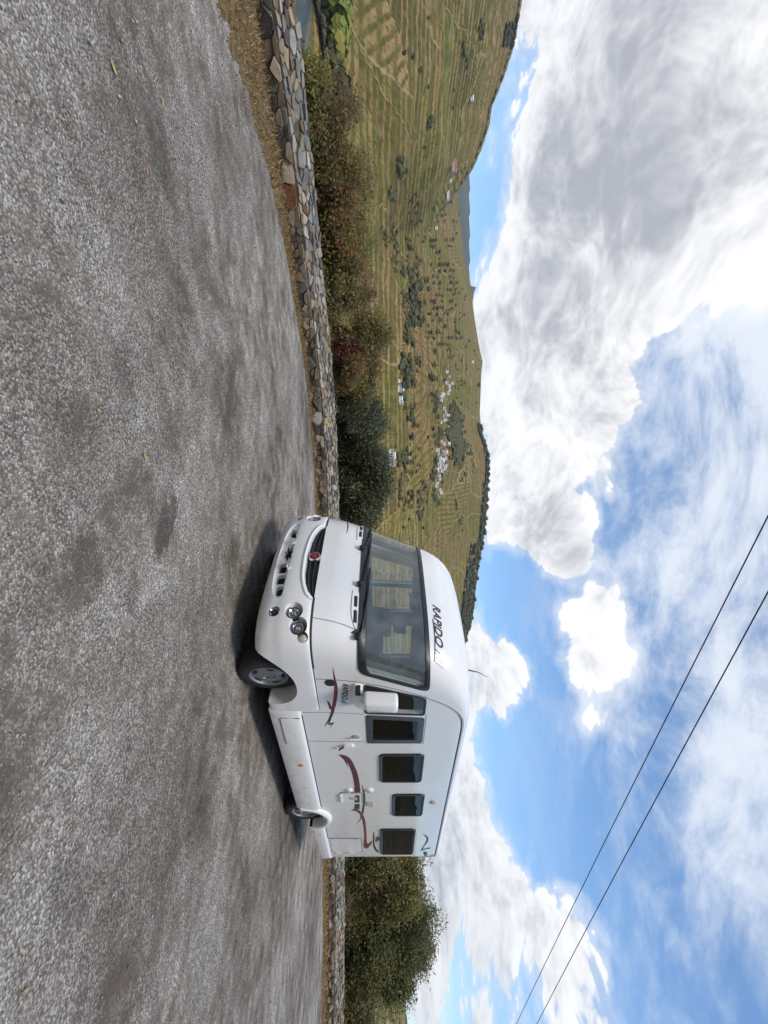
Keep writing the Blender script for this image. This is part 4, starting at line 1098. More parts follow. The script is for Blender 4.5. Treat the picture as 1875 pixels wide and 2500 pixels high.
# side window openings
QW = [(-0.03, 1.53), (-0.16, 1.86), (-0.285, 2.20), (-0.345, 2.262), (-0.70, 2.262), (-0.66, 1.515), (-0.07, 1.515)]      # quarter light in front of the door
DW = [(-0.775, 2.262), (-1.405, 2.262), (-1.405, 1.525), (-0.71, 1.525)]
def shrink(poly, d):
    n = len(poly); out = []
    ar_ = sum(poly[i][0] * poly[(i + 1) % n][1] - poly[(i + 1) % n][0] * poly[i][1] for i in range(n)); sg = 1 if ar_ > 0 else -1
    for i in range(n):
        a, b_, c_ = Vector(poly[i - 1]), Vector(poly[i]), Vector(poly[(i + 1) % n])
        e1 = (b_ - a).normalized(); e2 = (c_ - b_).normalized()
        n1_ = Vector((-e1.y, e1.x)) * sg; n2_ = Vector((-e2.y, e2.x)) * sg
        m_ = (n1_ + n2_).normalized(); k = d / max(.3, m_.dot(n1_)); out.append(tuple(b_ + m_ * k))
    return out
def roundp(poly, r_, n=4):
    out = []
    for i in range(len(poly)):
        a, b_, c_ = Vector(poly[i - 1]), Vector(poly[i]), Vector(poly[(i + 1) % len(poly)])
        d1, d2 = (a - b_), (c_ - b_); q = min(r_, d1.length * .45, d2.length * .45)
        p0, p2 = b_ + d1.normalized() * q, b_ + d2.normalized() * q
        for k in range(n + 1):
            t = k / n; out.append(tuple(p0 * (1 - t) ** 2 + b_ * 2 * t * (1 - t) + p2 * t * t))
    return out
LW = [(-2.615, -1.735, 1.69, 2.315), (-3.93, -3.075, 1.892, 2.395), (-5.87, -4.55, 1.685, 2.315)]
RWn = [(-2.75, -1.75, 1.69, 2.315), (-5.6, -4.3, 1.69, 2.315)]
sides = []
for sgn in (1, -1):
    lst = [('quarter_window', roundp(QW, .05), m_cabg), ('door_window', roundp(DW, .035), m_cabg if sgn < 0 else m_acr)]
    lst += [('side_window', rrect(a, b_, c_, d_, .07), m_acr if sgn > 0 else m_cabg) for (a, b_, c_, d_) in (LW if sgn > 0 else RWn)]
    for (nm, poly, gm) in lst:
        sides.append((sgn, nm, poly, gm))
        cut.append(MB().prism(shrink(poly, .012), lambda x, z: (x, sgn * 1.05, z), lambda x, z: (x, sgn * 1.25, z)).build('c', m_white))
boolean(body, cut, 30)

# frames and panes
def ring(name, loops, matl, parent, smooth=40):
    n = len(loops[0]); v = [p for l in loops for p in l]; f = []
    for i in range(len(loops) - 1):
        for k in range(n): f.append((i * n + k, i * n + (k + 1) % n, (i + 1) * n + (k + 1) % n, (i + 1) * n + k))
    o = mk(name, v, f, matl, parent, smooth=smooth); fix_normals(o); return o
v, f = grid_faces(ws_grid(1.535, 2.25, .045, .08, 0.004)); wsg = outward(mk('windscreen', v, f, m_ws, mh, smooth=60))
ring('windscreen_seal', [perim(ws_grid(1.455, 2.295, -.012, .10, o_)) for o_ in (-0.004, 0.012)] + [perim(ws_grid(1.465, 2.288, -.004, .10, 0.016)), perim(ws_grid(1.545, 2.242, .052, .075, 0.013)), perim(ws_grid(1.555, 2.235, .058, .07, 0.002))], m_black, wsg)
YS = 1.17
for (sgn, nm, poly, gm) in sides:
    Lp = lambda d, y: [(x, sgn * y, z) for x, z in shrink(poly, d)]
    hab = nm == 'side_window'
    y0 = YS + (0.016 if hab else 0.002)
    pane = mk(nm, Lp(.012, y0), [tuple(range(len(poly)))], gm, mh); outward(pane, (min(p[0] for p in poly), 0, 1.9))
    if hab:   # hinged acrylic window with a soft raised rim
        ring('window_frame', [Lp(-.012, YS - .002), Lp(-.010, YS + .010), Lp(.0, YS + .020), Lp(.030, YS + .018), Lp(.045, YS + .013)], m_black, pane)
        if sgn > 0:
            x0, x1 = min(p[0] for p in poly), max(p[0] for p in poly); z0, z1 = min(p[1] for p in poly), max(p[1] for p in poly)
            MB().box(x0 + .02, x1 - .02, sgn * 1.10, sgn * 1.115, z0 + (z1 - z0) * .1, z1).build('blind', m_under, pane)
    else:
        wd = .075 if (nm == 'door_window' and sgn > 0) else .018
        ring('window_frame', [Lp(-.012, YS - .002), Lp(-.010, YS + .006), Lp(.004, YS + .007), Lp(wd, YS + .006), Lp(wd + .004, YS)], simple('window_mask', (0.055, 0.06, 0.085), .3) if wd > .05 else m_rub, pane)

def side_strip(name, pts, wdt, matl, parent, y=None, prd=.003, sgn=1, n=1):
    """thin flat strip following points (x, z) on the side wall"""
    P_ = [Vector(p) for p in pts]; v = []
    for i, p in enumerate(P_):
        t = (P_[min(i + 1, len(P_) - 1)] - P_[max(i - 1, 0)]).normalized(); nrm = Vector((-t.y, t.x)) * wdt / 2
        for q in (p + nrm, p - nrm):
            yy = (ww(q.y) if y is None else y) + prd
            if y is None and q.x > xc(q.y) - aa(q.y):    # wrapped front
                A, nz = aa(q.y), nn_(q.y); yy = ww(q.y) * max(0, 1 - ((q.x - xc(q.y) + A) / A) ** nz) ** (1 / nz) + prd
            v.append((q.x, sgn * yy, q.y))
    n_ = len(P_); f = [(2 * i, 2 * i + 1, 2 * i + 3, 2 * i + 2) for i in range(n_ - 1)]
    base_ = len(v); v += [(a, b_ - sgn * (prd + .004), c_) for a, b_, c_ in v]
    f += [(2 * i, 2 * i + 2, base_ + 2 * i + 2, base_ + 2 * i) for i in range(n_ - 1)] + [(2 * i + 1, base_ + 2 * i + 1, base_ + 2 * i + 3, 2 * i + 3) for i in range(n_ - 1)]
    o = mk(name, v, f, matl, parent, smooth=40); return o
def curve2(P_, n=8): return [tuple(p) for p in catmull(P_, n)]
RAIL = curve2([(.095, .95), (.06, 1.3), (-.02, 1.62), (-.14, 1.95), (-.31, 2.30), (-.42, 2.48), (-.55, 2.62), (-.72, 2.73), (-.95, 2.785), (-1.5, 2.795), (-3.5, 2.79), (-5.85, 2.785), (-6.0, 2.74), (-6.05, 2.6)], 8)
for sgn in (1, -1):
    side_strip('edge_rail', [p for p in RAIL if p[1] > 2.25], .022, m_rail, mh, sgn=sgn, prd=.010)
    side_strip('panel_gap', RAIL[:38], .010, m_seam2, mh, sgn=sgn, prd=.0025)
side_strip('rail_gap', [(x + (0.012 if i < 60 else 0), z - .024) for i, (x, z) in enumerate(RAIL) if z > 2.25], .010, m_seam, mh, prd=.003)  # thin dark strip running parallel just below the edge rail
# cab door
door = side_strip('cab_door', [(-0.635, .72), (-0.635, 1.0), (-0.655, 1.30), (-.675, 1.5)], .007, m_seam2, mh)
side_strip('door_gap', [(-1.365, .72), (-1.375, 1.0), (-1.385, 1.5)], .008, m_seam2, door)
side_strip('door_gap', [(-.70, 2.29), (-1.43, 2.29), (-1.43, 1.5)], .006, m_seam2, door)
mb = MB(); mb.lathe([(.055, 0), (.055, .010), (.045, .016), (.01, .017)], 20, c=(-1.255, YS - .002, 1.37)); mb.build('handle_cup', simple('handle_grey', (.36, .36, .355), .5), door, smooth=40)
MB().tube([(-1.255, YS + .03, 1.44), (-1.26, YS + .034, 1.37), (-1.255, YS + .03, 1.30)], [.012, .017, .012], 8).build('door_handle', m_white, door, smooth=50)
mb = MB().prism(rrect(-1.535, -1.455, 1.19, 1.335, .03), lambda x, z: (x, YS - .002, z), lambda x, z: (x, YS + .03, z)); lk = mb.build('door_lock', m_white, mh, smooth=40)
MB().tube([(-1.47, YS + .035, 1.20), (-1.50, YS + .04, 1.155), (-1.56, YS + .03, 1.13)], .012, 6).build('padlock', m_black, lk, smooth=50)

def decal(name, poly, matl, parent, sgn=1, prd=.0022):
    v = []
    for x, z in poly:
        y = YS
        if x > xc(z) - aa(z): A, nz = aa(z), nn_(z); y = ww(z) * max(0, 1 - ((x - xc(z) + A) / A) ** nz) ** (1 / nz)
        v.append((x, sgn * (y + prd), z))
    o = mk(name, v, [tuple(range(len(v)))], matl, parent); fix_normals(o); return o
def smoothp(p, n=4): return [tuple(q) for q in catmull(p + [p[0]], n)[:-1]]
DEC = [('main', m_plum, [(-1.75, 1.11), (-1.77, 1.19), (-1.88, 1.27), (-2.11, 1.32), (-2.41, 1.36), (-2.77, 1.375), (-3.0, 1.37), (-3.0, 1.285), (-2.77, 1.29), (-2.48, 1.28), (-2.24, 1.26), (-2.01, 1.22), (-1.85, 1.16), (-1.77, 1.11)]),
       ('thin', m_grey, [(-1.8, 1.12), (-1.91, 1.175), (-2.12, 1.215), (-2.13, 1.22), (-1.91, 1.195)]), ('b1', m_grey, [(-3.08, 1.285), (-3.08, 1.36), (-3.4, 1.35), (-3.4, 1.27)]), ('b2', m_grey, [(-3.46, 1.27), (-3.46, 1.35), (-3.68, 1.34), (-3.66, 1.25)]),
       ('d2', m_grey, [(-2.7, 1.41), (-2.89, 1.43), (-3.16, 1.45), (-3.44, 1.435), (-3.85, 1.40), (-3.79, 1.375), (-3.48, 1.40), (-3.2, 1.415)]),
       ('red', m_maroon, [(-3.74, 1.19), (-3.68, 1.23), (-3.68, 1.3), (-3.79, 1.36), (-4.01, 1.405), (-4.24, 1.425), (-4.74, 1.43), (-5.21, 1.425), (-5.30, 1.445), (-5.27, 1.47), (-5.16, 1.52), (-5.27, 1.52), (-5.46, 1.47), (-5.58, 1.41), (-5.49, 1.36), (-5.32, 1.36), (-4.89, 1.385), (-4.34, 1.38), (-4.01, 1.355), (-3.81, 1.31), (-3.74, 1.24)]),
       ('tail', m_grey, [(-4.32, 1.26), (-4.15, 1.325), (-3.96, 1.35), (-4.0, 1.36), (-4.17, 1.335)]), ('bsh', m_grey, [(-4.64, 1.56), (-5.1, 1.54), (-5.49, 1.545), (-5.73, 1.59), (-5.78, 1.65), (-5.55, 1.60), (-5.27, 1.57), (-4.89, 1.575)]),
       ('bred', m_maroon, [(-5.13, 1.585), (-4.97, 1.60), (-4.94, 1.65), (-5.13, 1.67), (-5.15, 1.63), (-5.27, 1.60)]), ('rl', m_grey, [(-4.81, 2.46), (-4.89, 2.53), (-5.05, 2.58), (-5.21, 2.575), (-5.58, 2.505), (-5.52, 2.63), (-5.58, 2.64), (-5.62, 2.56), (-5.7, 2.47), (-5.61, 2.475), (-5.21, 2.54), (-5.05, 2.545), (-4.92, 2.51)]),
       ('rl2', m_grey, [(-5.76, 2.52), (-6.0, 2.55), (-5.97, 2.61), (-5.78, 2.60), (-5.76, 2.56)]),
       ('fd', m_maroon, [(0.34, 1.17), (0.08, 1.19), (-0.09, 1.2), (-0.34, 1.175), (-0.56, 1.13), (-0.56, 1.09), (-0.34, 1.13), (-0.13, 1.155), (0.06, 1.165)]), ('ft', m_grey, [(-0.58, 1.09), (-0.58, 1.13), (-0.77, 1.075), (-0.99, 0.97), (-0.77, 1.045)]),
       ('fz', m_grey, [(-0.73, 1.065), (-0.75, 1.08), (-0.90, 1.045), (-0.87, 1.11), (-1.02, 1.04), (-0.93, 1.07), (-0.94, 1.02)]), ('fs', m_grey, [(-0.36, 1.05), (-0.42, 1.085), (-0.55, 1.095), (-0.56, 1.075), (-0.46, 1.06)])]
for (nm, mm, poly) in DEC:
    decal('side_swoosh', poly if nm in ('b1', 'b2', 'fz', 'rl2') else smoothp(poly), mm, body)
decal('side_swoosh', [(0.02 + .068 * math.cos(a), 1.118 + .062 * math.sin(a)) for a in np.linspace(0, 6.28, 24, endpoint=False)], m_black, body, prd=.006)
# far side bonnet corner swoosh
for (y0, z0, y1, z1, b_) in ((-1.06, 1.19, -.53, 1.234, .03), (-.98, 1.21, -.62, 1.24, .014)):
    tt = np.linspace(0, 1, 12); up = [front(y0 + (y1 - y0) * t, z0 + (z1 - z0) * t + b_ * math.sin(math.pi * t), .003) for t in tt]; dn = [front(y0 + (y1 - y0) * t, z0 + (z1 - z0) * t + b_ * .45 * math.sin(math.pi * t), .003) for t in tt]
    mk('bonnet_swoosh', up + dn, [(i, i + 1, 13 + i, 12 + i) for i in range(11)], m_grey, body)

# lettering
def lettering(name, text, fn, height, shear, parent, matl, bold=.0, spacing=1.0, weld=0.0):
    cu = bpy.data.curves.new('t', 'FONT'); cu.body = text; cu.size = 1.0; cu.shear = shear; cu.offset = bold; cu.space_character = spacing; cu.resolution_u = 3
    o = bpy.data.objects.new('t', cu); col.objects.link(o); bpy.context.view_layer.update()
    me = bpy.data.meshes.new_from_object(o.evaluated_get(bpy.context.evaluated_depsgraph_get())); bpy.data.objects.remove(o)
    co = np.array([tuple(q.co) for q in me.vertices]); x0, x1 = co[:, 0].min(), co[:, 0].max(); z0, z1 = co[:, 1].min(), co[:, 1].max()
    for q in me.vertices: q.co = Vector(fn((q.co.x - x0) / (x1 - x0), (q.co.y - z0) / (z1 - z0)))
    me.materials.append(matl); me.name = name
    return link(bpy.data.objects.new(name, me), parent)
def fr_text(u, v_):
    z = 2.375 + v_ * .105 - .012 * u; y = .29 + .56 * u
    return front(y, z, .004)
lettering('front_lettering', 'RAPiDO', fr_text, .1, .35, body, m_grey, .028, 1.04)
tt = np.linspace(0, 1, 14)
up = [front(.52 + .48 * t, 2.365 - .012 * t + .012 * math.sin(3 * t), .004) for t in tt]; dn = [front(.52 + .48 * t, 2.353 - .012 * t + .012 * math.sin(3 * t), .004) for t in tt]
mk('lettering_flourish', up + dn, [(i, i + 1, 15 + i, 14 + i) for i in range(13)], m_grey, body)
for k in range(4):
    y0 = .885 + k * .04; a = [front(y0 - .008, 2.365, .004), front(y0 + .004, 2.365, .004), front(y0 + .03, 2.42 + .012 * k, .004), front(y0 + .02, 2.42 + .012 * k, .004)]
    mk('lettering_flourish', a, [(0, 1, 2, 3)], m_rail if k % 2 else m_grey, body)
lettering('side_lettering', 'RAPiDO', lambda u, v_: (0.0 - .34 * u, YS + .003 - (0.0), 1.262 + v_ * .068 - .02 * u), .07, .3, body, m_grey, .028, 1.04)
for k in range(3):
    x0 = -.345 - k * .028; mk('lettering_flourish', [(x0, YS + .003, 1.235), (x0 - .01, YS + .003, 1.235), (x0 - .028, YS + .003, 1.275 + .01 * k), (x0 - .020, YS + .003, 1.275 + .01 * k)], [(0, 1, 2, 3)], m_grey, body)
mk('lettering_flourish', [(-.13, YS + .003, 1.262), (-.25, YS + .003, 1.244), (-.42, YS + .003, 1.238), (-.42, YS + .003, 1.232), (-.25, YS + .003, 1.235)], [(0, 1, 2, 3, 4)], m_grey, body)

# ---- front lower body: bumper with wings
def bout(z, w_, dx=0.0):
    n = 60; p = []
    for k in range(n + 1):
        t = -1 + 2 * k / n; x, y = arc(z, math.copysign(abs(t) ** .8, t) * math.pi / 2, 0, xc(z) + dx, w_); p.append((x, y, z))
    return p + [(-.30, w_, z), (-.565, w_, z), (-.565, -w_, z), (-.30, -w_, z)]
BZ = [(.315, 1.14, -.03), (.33, 1.165, -.008), (.36, 1.178, .0), (.42, 1.185, .0), (.5, 1.188, .0), (.575, 1.19, .0), (.592, 1.192, .006), (.65, 1.193, .012), (.72, 1.193, .012), (.80, 1.192, .010), (.87, 1.19, .008), (.905, 1.187, .004), (.925, 1.182, -.002), (.935, 1.172, -.012)]
v, f = stack([bout(*q) for q in BZ])
bump_o = mk('front_bumper', v, f, [m_bump, m_under], mh)
ARCH = [(.66, .20), (.56, .38), (.44, .50), (.30, .61), (.15, .69), (-.02, .725), (-.18, .715), (-.30, .66), (-.39, .56), (-.43, .42), (-.44, .20)]
cut = []
for sgn in (1, -1):
    cut.append(MB().prism(roundp(ARCH, .08, 3), lambda x, z: (x, sgn * .72, z), lambda x, z: (x, sgn * 1.4, z)).build('c', m_bump))
GR = [(.675, .955), (.64, .91), (.585, .868), (.466, .825), (.30, .795), (0, .782), (-.30, .795), (-.466, .825), (-.585, .868), (-.64, .91), (-.675, .955)]
cut.append(MB().prism(GR + [(-.67, 1.0), (.67, 1.0)], lambda y, z: (.60, y, z), lambda y, z: (1.2, y, z)).build('c', m_bump))
# lower air intake scoop
SC = smoothp([(.70, .55), (.62, .47), (.40, .425), (0, .405), (-.40, .425), (-.62, .47), (-.70, .55), (-.60, .585), (0, .582), (.60, .585)], 4)
def surf_prism(poly, o0, o1, dx=.006):
    mb = MB(); n = len(poly)
    v = [tuple(front(y, z, o0)) for y, z in poly] + [tuple(front(y, z, o1)) for y, z in poly]
    c0 = front(sum(p[0] for p in poly) / n, sum(p[1] for p in poly) / n, o0); c1 = front(sum(p[0] for p in poly) / n, sum(p[1] for p in poly) / n, o1)
    v += [tuple(c0), tuple(c1)]
    f = [(i, (i + 1) % n, 2 * n) for i in range(n)] + [(n + (i + 1) % n, n + i, 2 * n + 1) for i in range(n)] + [(i, n + i, n + (i + 1) % n, (i + 1) % n) for i in range(n)]
    return mb.add(v, f)
cut.append(surf_prism(SC, .08, -.030).build('c', m_bump))
SLOTS = [rrect(.10, .27, .455, .555, .02), rrect(.30, .455, .463, .565, .02), rrect(.485, .64, .49, .575, .035), [(-.60, .50), (-.50, .47), (-.42, .50), (-.40, .575), (-.47, .55), (-.56, .565)],
         [(-.09 + .17 * (1, .62, .95, .5, .9, .6, 1, .55, .9, .62, 1, .5, .85, .6)[k] * math.cos(2 * math.pi * k / 14), .525 + .078 * (1, .5, .95, .45, 1, .6, .9, .5, 1, .55, .9, .5, 1, .6)[k] * math.sin(2 * math.pi * k / 14)) for k in range(14)]]
for sl in SLOTS: cut.append(surf_prism(sl, .05, -.12).build('c', m_bump))
# lamp scoops
LAMPS = [('headlamp', .868, .748, .075, .10), ('headlamp', 1.016, .810, .072, .098), ('indicator', 1.094, .862, .048, .06), ('fog_lamp', .855, .527, .062, .064)]
def nrm_at(y, z):
    a = front(y, z, 0); b_ = front(y, z, .1); return (b_ - a).normalized()
for sgn in (1, -1):
    for (nm, y, z, r_, rs) in LAMPS:
        c0 = front(sgn * y, z, .0); nv = nrm_at(sgn * y, z)
        c1 = c0 + Vector((0, -sgn * .022, 0)) if nm != 'fog_lamp' else c0
        mb = MB(); M_ = Vector((1, 0, 0)).rotation_difference((nv + Vector((.55, 0, 0))).normalized()).to_matrix()
        mb.lathe([(rs * 1.05, .08), (rs, .0), (rs * .93, -.03), (rs * .80, -.055), (rs * .6, -.07)], 28, axis='x'); mb.v = [tuple(M_ @ Vector(q) + c1) for q in mb.v]
        cut.append(mb.build('c', m_bump))
boolean(bump_o, cut, 30)
for sgn in (1, -1):
    for (nm, y, z, r_, rs) in LAMPS:
        c0 = front(sgn * y, z, .0); nv = (nrm_at(sgn * y, z) + Vector((.55, 0, 0))).normalized(); M_ = Vector((1, 0, 0)).rotation_difference(nv).to_matrix()
        def put(mb): mb.v = [tuple(M_ @ Vector(q) + c0) for q in mb.v]; return mb
        if nm == 'indicator':
            put(MB().lathe([(r_, -.05), (r_, -.01), (r_ * .8, .002), (r_ * .3, .008)], 20, axis='x')).build('indicator', m_amber, mh, smooth=50); continue
        lamp = put(MB().lathe([(r_, -.07), (r_, -.018), (r_ * .93, -.010), (r_ * .86, -.014), (r_ * .84, -.05)], 28, axis='x', caps=(1, 0))).build(nm, m_black, mh, smooth=40)
        put(MB().lathe([(r_ * .83, -.012), (r_ * .78, -.014), (r_ * .62, -.04), (r_ * .3, -.055)], 28, axis='x', caps=(0, 1))).build('reflector', m_chrome, lamp, smooth=40)
        put(MB().lathe([(r_ * .34, -.055), (r_ * .30, -.02), (r_ * .12, -.012)], 16, axis='x')).build('bulb_shield', m_chrome if nm == 'headlamp' else m_black, lamp, smooth=50)
        outward(put(MB().lathe([(r_ * .82, -.010), (r_ * .5, -.004), (r_ * .1, -.002)], 24, axis='x', caps=(0, 1))).build('lens', m_lens, lamp, smooth=60))
# grille insert with slats and badge
def fpatch(y0, y1, z0, z1, off, nx=20, nz=4, zl=None):
    g = []
    for i in range(nz + 1):
        row = []
        for k in range(nx + 1):
            y = y0 + (y1 - y0) * k / nx; lo = z0 if zl is None else zl(y); z = lo + (z1 - lo) * i / nz; row.append(tuple(front(y, z, off)))
        g.append(row)
    return grid_faces(g)
glo = lambda y: float(np.interp(abs(y), [0, .3, .466, .585, .64, .675], [.775, .788, .818, .86, .90, .945]))
v, f = fpatch(-.675, .675, 0, .965, -.045, zl=glo); gr = mk('grille', v, f, m_black, mh)
for q in (.30, .62):
    mb = MB(); pts = [front(y, glo(y) + (.952 - glo(y)) * q, -.025) for y in np.linspace(-.62, .62, 24)]; mb.tube(pts, .011, 6); mb.build('grille_bar', m_black, gr, smooth=60)
lipp = curve2([(.70, .935), (.665, .885), (.60, .84), (.47, .795), (.30, .765), (0, .75), (-.30, .765), (-.47, .795), (-.60, .84), (-.665, .885), (-.70, .935)], 5)
MB().tube([front(y, z, .006) for y, z in lipp], [.006 + .014 * min(1, 6 * min(i, len(lipp) - 1 - i) / len(lipp)) for i in range(len(lipp))], 8).build('grille_surround', m_bump, mh, smooth=60)
cb = front(0, .872, .01)
bd = MB().lathe([(.076, -.05), (.076, .0), (.070, .012), (.062, .010)], 32, axis='x', c=tuple(cb)).build('badge', m_chrome, mh, smooth=40)
MB().lathe([(.062, .0), (.060, .012), (.02, .015)], 32, axis='x', c=tuple(cb)).build('badge_disc', m_red, bd, smooth=40)
lettering('badge_lettering', 'FIAT', lambda u, v_: (cb.x + .0165, cb.y + (-.042 + .084 * u), cb.z - .022 + .044 * v_), .04, 0, bd, m_chrome, .0, .95)
# number plate left bare and pale under the grille
v, f = fpatch(-.10, .16, .700, .742, .012, 8, 1); mk('plate_bracket', v, f, m_bump, mh)
# black backing inside the intakes, and splintered bumper skin
v, f = fpatch(-.72, .72, .40, .60, -.10, 24, 2); mk('intake_backing', v, f, m_under, mh)
for (pts, o_) in (([(.14, .565), (.22, .61), (.26, .58), (.20, .55)], .012), ([(-.33, .55), (-.25, .60), (-.22, .54)], .008), ([(-.01, .43), (.07, .425), (.03, .475)], .016)):
    n = len(pts); vv = [tuple(front(y, z, o_ + (.012 if i == 1 else 0))) for i, (y, z) in enumerate(pts)] + [tuple(front(y, z, o_ - .006)) for y, z in pts]
    mk('broken_shard', vv, [tuple(range(n)), tuple(range(2 * n - 1, n - 1, -1))] + [(i, n + i, n + (i + 1) % n, (i + 1) % n) for i in range(n)], m_bump, bump_o)
# bonnet line and seams
def front_strip(name, pts, wd, matl, parent, off=.003):
    v = []
    for i, (y, z) in enumerate(pts):
        a, b_ = Vector(pts[max(i - 1, 0)]), Vector(pts[min(i + 1, len(pts) - 1)]); t = (b_ - a).normalized(); n_ = Vector((-t.y, t.x)) * wd / 2
        v += [tuple(front(y + n_.x, z + n_.y, off)), tuple(front(y - n_.x, z - n_.y, off))]
    return mk(name, v, [(2 * i, 2 * i + 1, 2 * i + 3, 2 * i + 2) for i in range(len(pts) - 1)], matl, parent)
ys = [math.sin(t) * 1.1699 for t in np.linspace(-1.5, 1.5, 60)]
front_strip('bonnet_gap', [(y, .941) for y in ys if abs(y) > .68], .014, m_seam, mh, off=-.004) if False else None
for sgn in (1, -1):
    front_strip('bonnet_gap', [(sgn * y, .953) for y in list(np.linspace(.66, 1.0, 12)) + list(1.17 * np.sin(np.linspace(math.asin(1.0 / 1.17), 1.555, 16)))[1:]], .016, m_seam, mh)
    front_strip('bonnet_seam', curve2([(sgn * .905, .965), (sgn * .911, 1.146), (sgn * .92, 1.303), (sgn * .94, 1.455)], 6), .008, m_seam2, mh)
    # air vents under the windscreen
    sur = surf_prism(smoothp([(sgn * .47, 1.385), (sgn * .60, 1.378), (sgn * .80, 1.382), (sgn * .925, 1.43), (sgn * .90, 1.452), (sgn * .70, 1.458), (sgn * .50, 1.452)], 4), -.01, .012).build('bonnet_vent', m_white, mh, smooth=35); fix_normals(sur)
    for (a, b_) in ((.55, .695), (.735, .875)):
        s_ = surf_prism(rrect(sgn * (a if sgn > 0 else b_), sgn * (b_ if sgn > 0 else a), 1.402, 1.44, .012), -.01, .0135).build('vent_slot', m_black, sur); fix_normals(s_)
# wipers
for (y0, tips) in ((-.28, ((-.75, 1.555), (-1.0, 1.56))), (.38, ((-.30, 1.545), (-.72, 1.57))), (1.0, ((.45, 1.545), (.05, 1.57)))):
    a0 = front(y0, 1.447, .03)
    arm = MB().tube([front(y0, 1.44, -.005), a0, front(y0 - .06, 1.50, .045), front(tips[0][0] + .12, tips[0][1] + .005, .05)], [.022, .020, .014, .008], 6).build('wiper', m_black, mh, smooth=60)
    MB().tube([front(y, z, .030) for y, z in [(y0 - .10 + (tips[1][0] - y0 + .1) * t, 1.52 + (tips[1][1] - 1.52) * t + .012 * math.sin(3.14 * t)) for t in np.linspace(0, 1, 10)]], .012, 5).build('wiper_blade', m_rub, arm, smooth=60)
    MB().box(a0.x - .02, a0.x + .02, a0.y - .03, a0.y + .03, 1.425, 1.475).build('wiper_base', m_black, arm)

# ---- wheels
def wheel(x, y, sgn, yaw):
    w = MB().lathe([(.20, -.19), (.21, -.10), (.16, -.05), (.10, -.04)], 24).build('wheel', m_under, mh, smooth=40)
    MB().lathe([(.232, -.215), (.30, -.222), (.345, -.21), (.366, -.175), (.372, -.11), (.366, -.045), (.345, -.008), (.30, .004), (.255, .002), (.232, -.006), (.226, -.03)], 48, caps=(0, 0)).build('tyre', m_tyre, w, smooth=50)
    rim = MB()
    rim.lathe([(.236, -.012), (.230, .002), (.218, .000), (.208, -.016), (.196, -.03), (.16, -.012), (.12, -.008), (.085, -.006), (.075, -.020), (.03, -.022)], 48, caps=(0, 1))
    ro = rim.build('rim', m_rim, w, smooth=35)
    for k in range(5):
        a = 2 * math.pi * (k + .25) / 5; c_, s_ = math.cos(a), math.sin(a)
        pl = [(u * c_ - t * s_, u * s_ + t * c_) for (u, t) in ((.150, -.030), (.192, -.042), (.192, .042), (.150, .030))]
        MB().prism(pl, lambda p, q: (p, -.03, q), lambda p, q: (p, -.0125 if math.hypot(p, q) > .16 else -.008, q)).build('vent_hole', m_under, ro)
        MB().lathe([(.012, -.01), (.012, .006), (.006, .010)], 8, c=(.065 * math.cos(a + .6), 0, .065 * math.sin(a + .6))).build('wheel_bolt', m_chrome, ro, smooth=40)
    for o in (w,):
        o.location = (x, y, .372); o.rotation_euler = (0, 0, yaw + (0 if sgn > 0 else math.pi))
    return w
wheel(0, 1.085, 1, R(9)); wheel(0, -1.085, -1, R(9)); wheel(-4.04, 1.085, 1, 0); wheel(-4.04, -1.085, -1, 0)

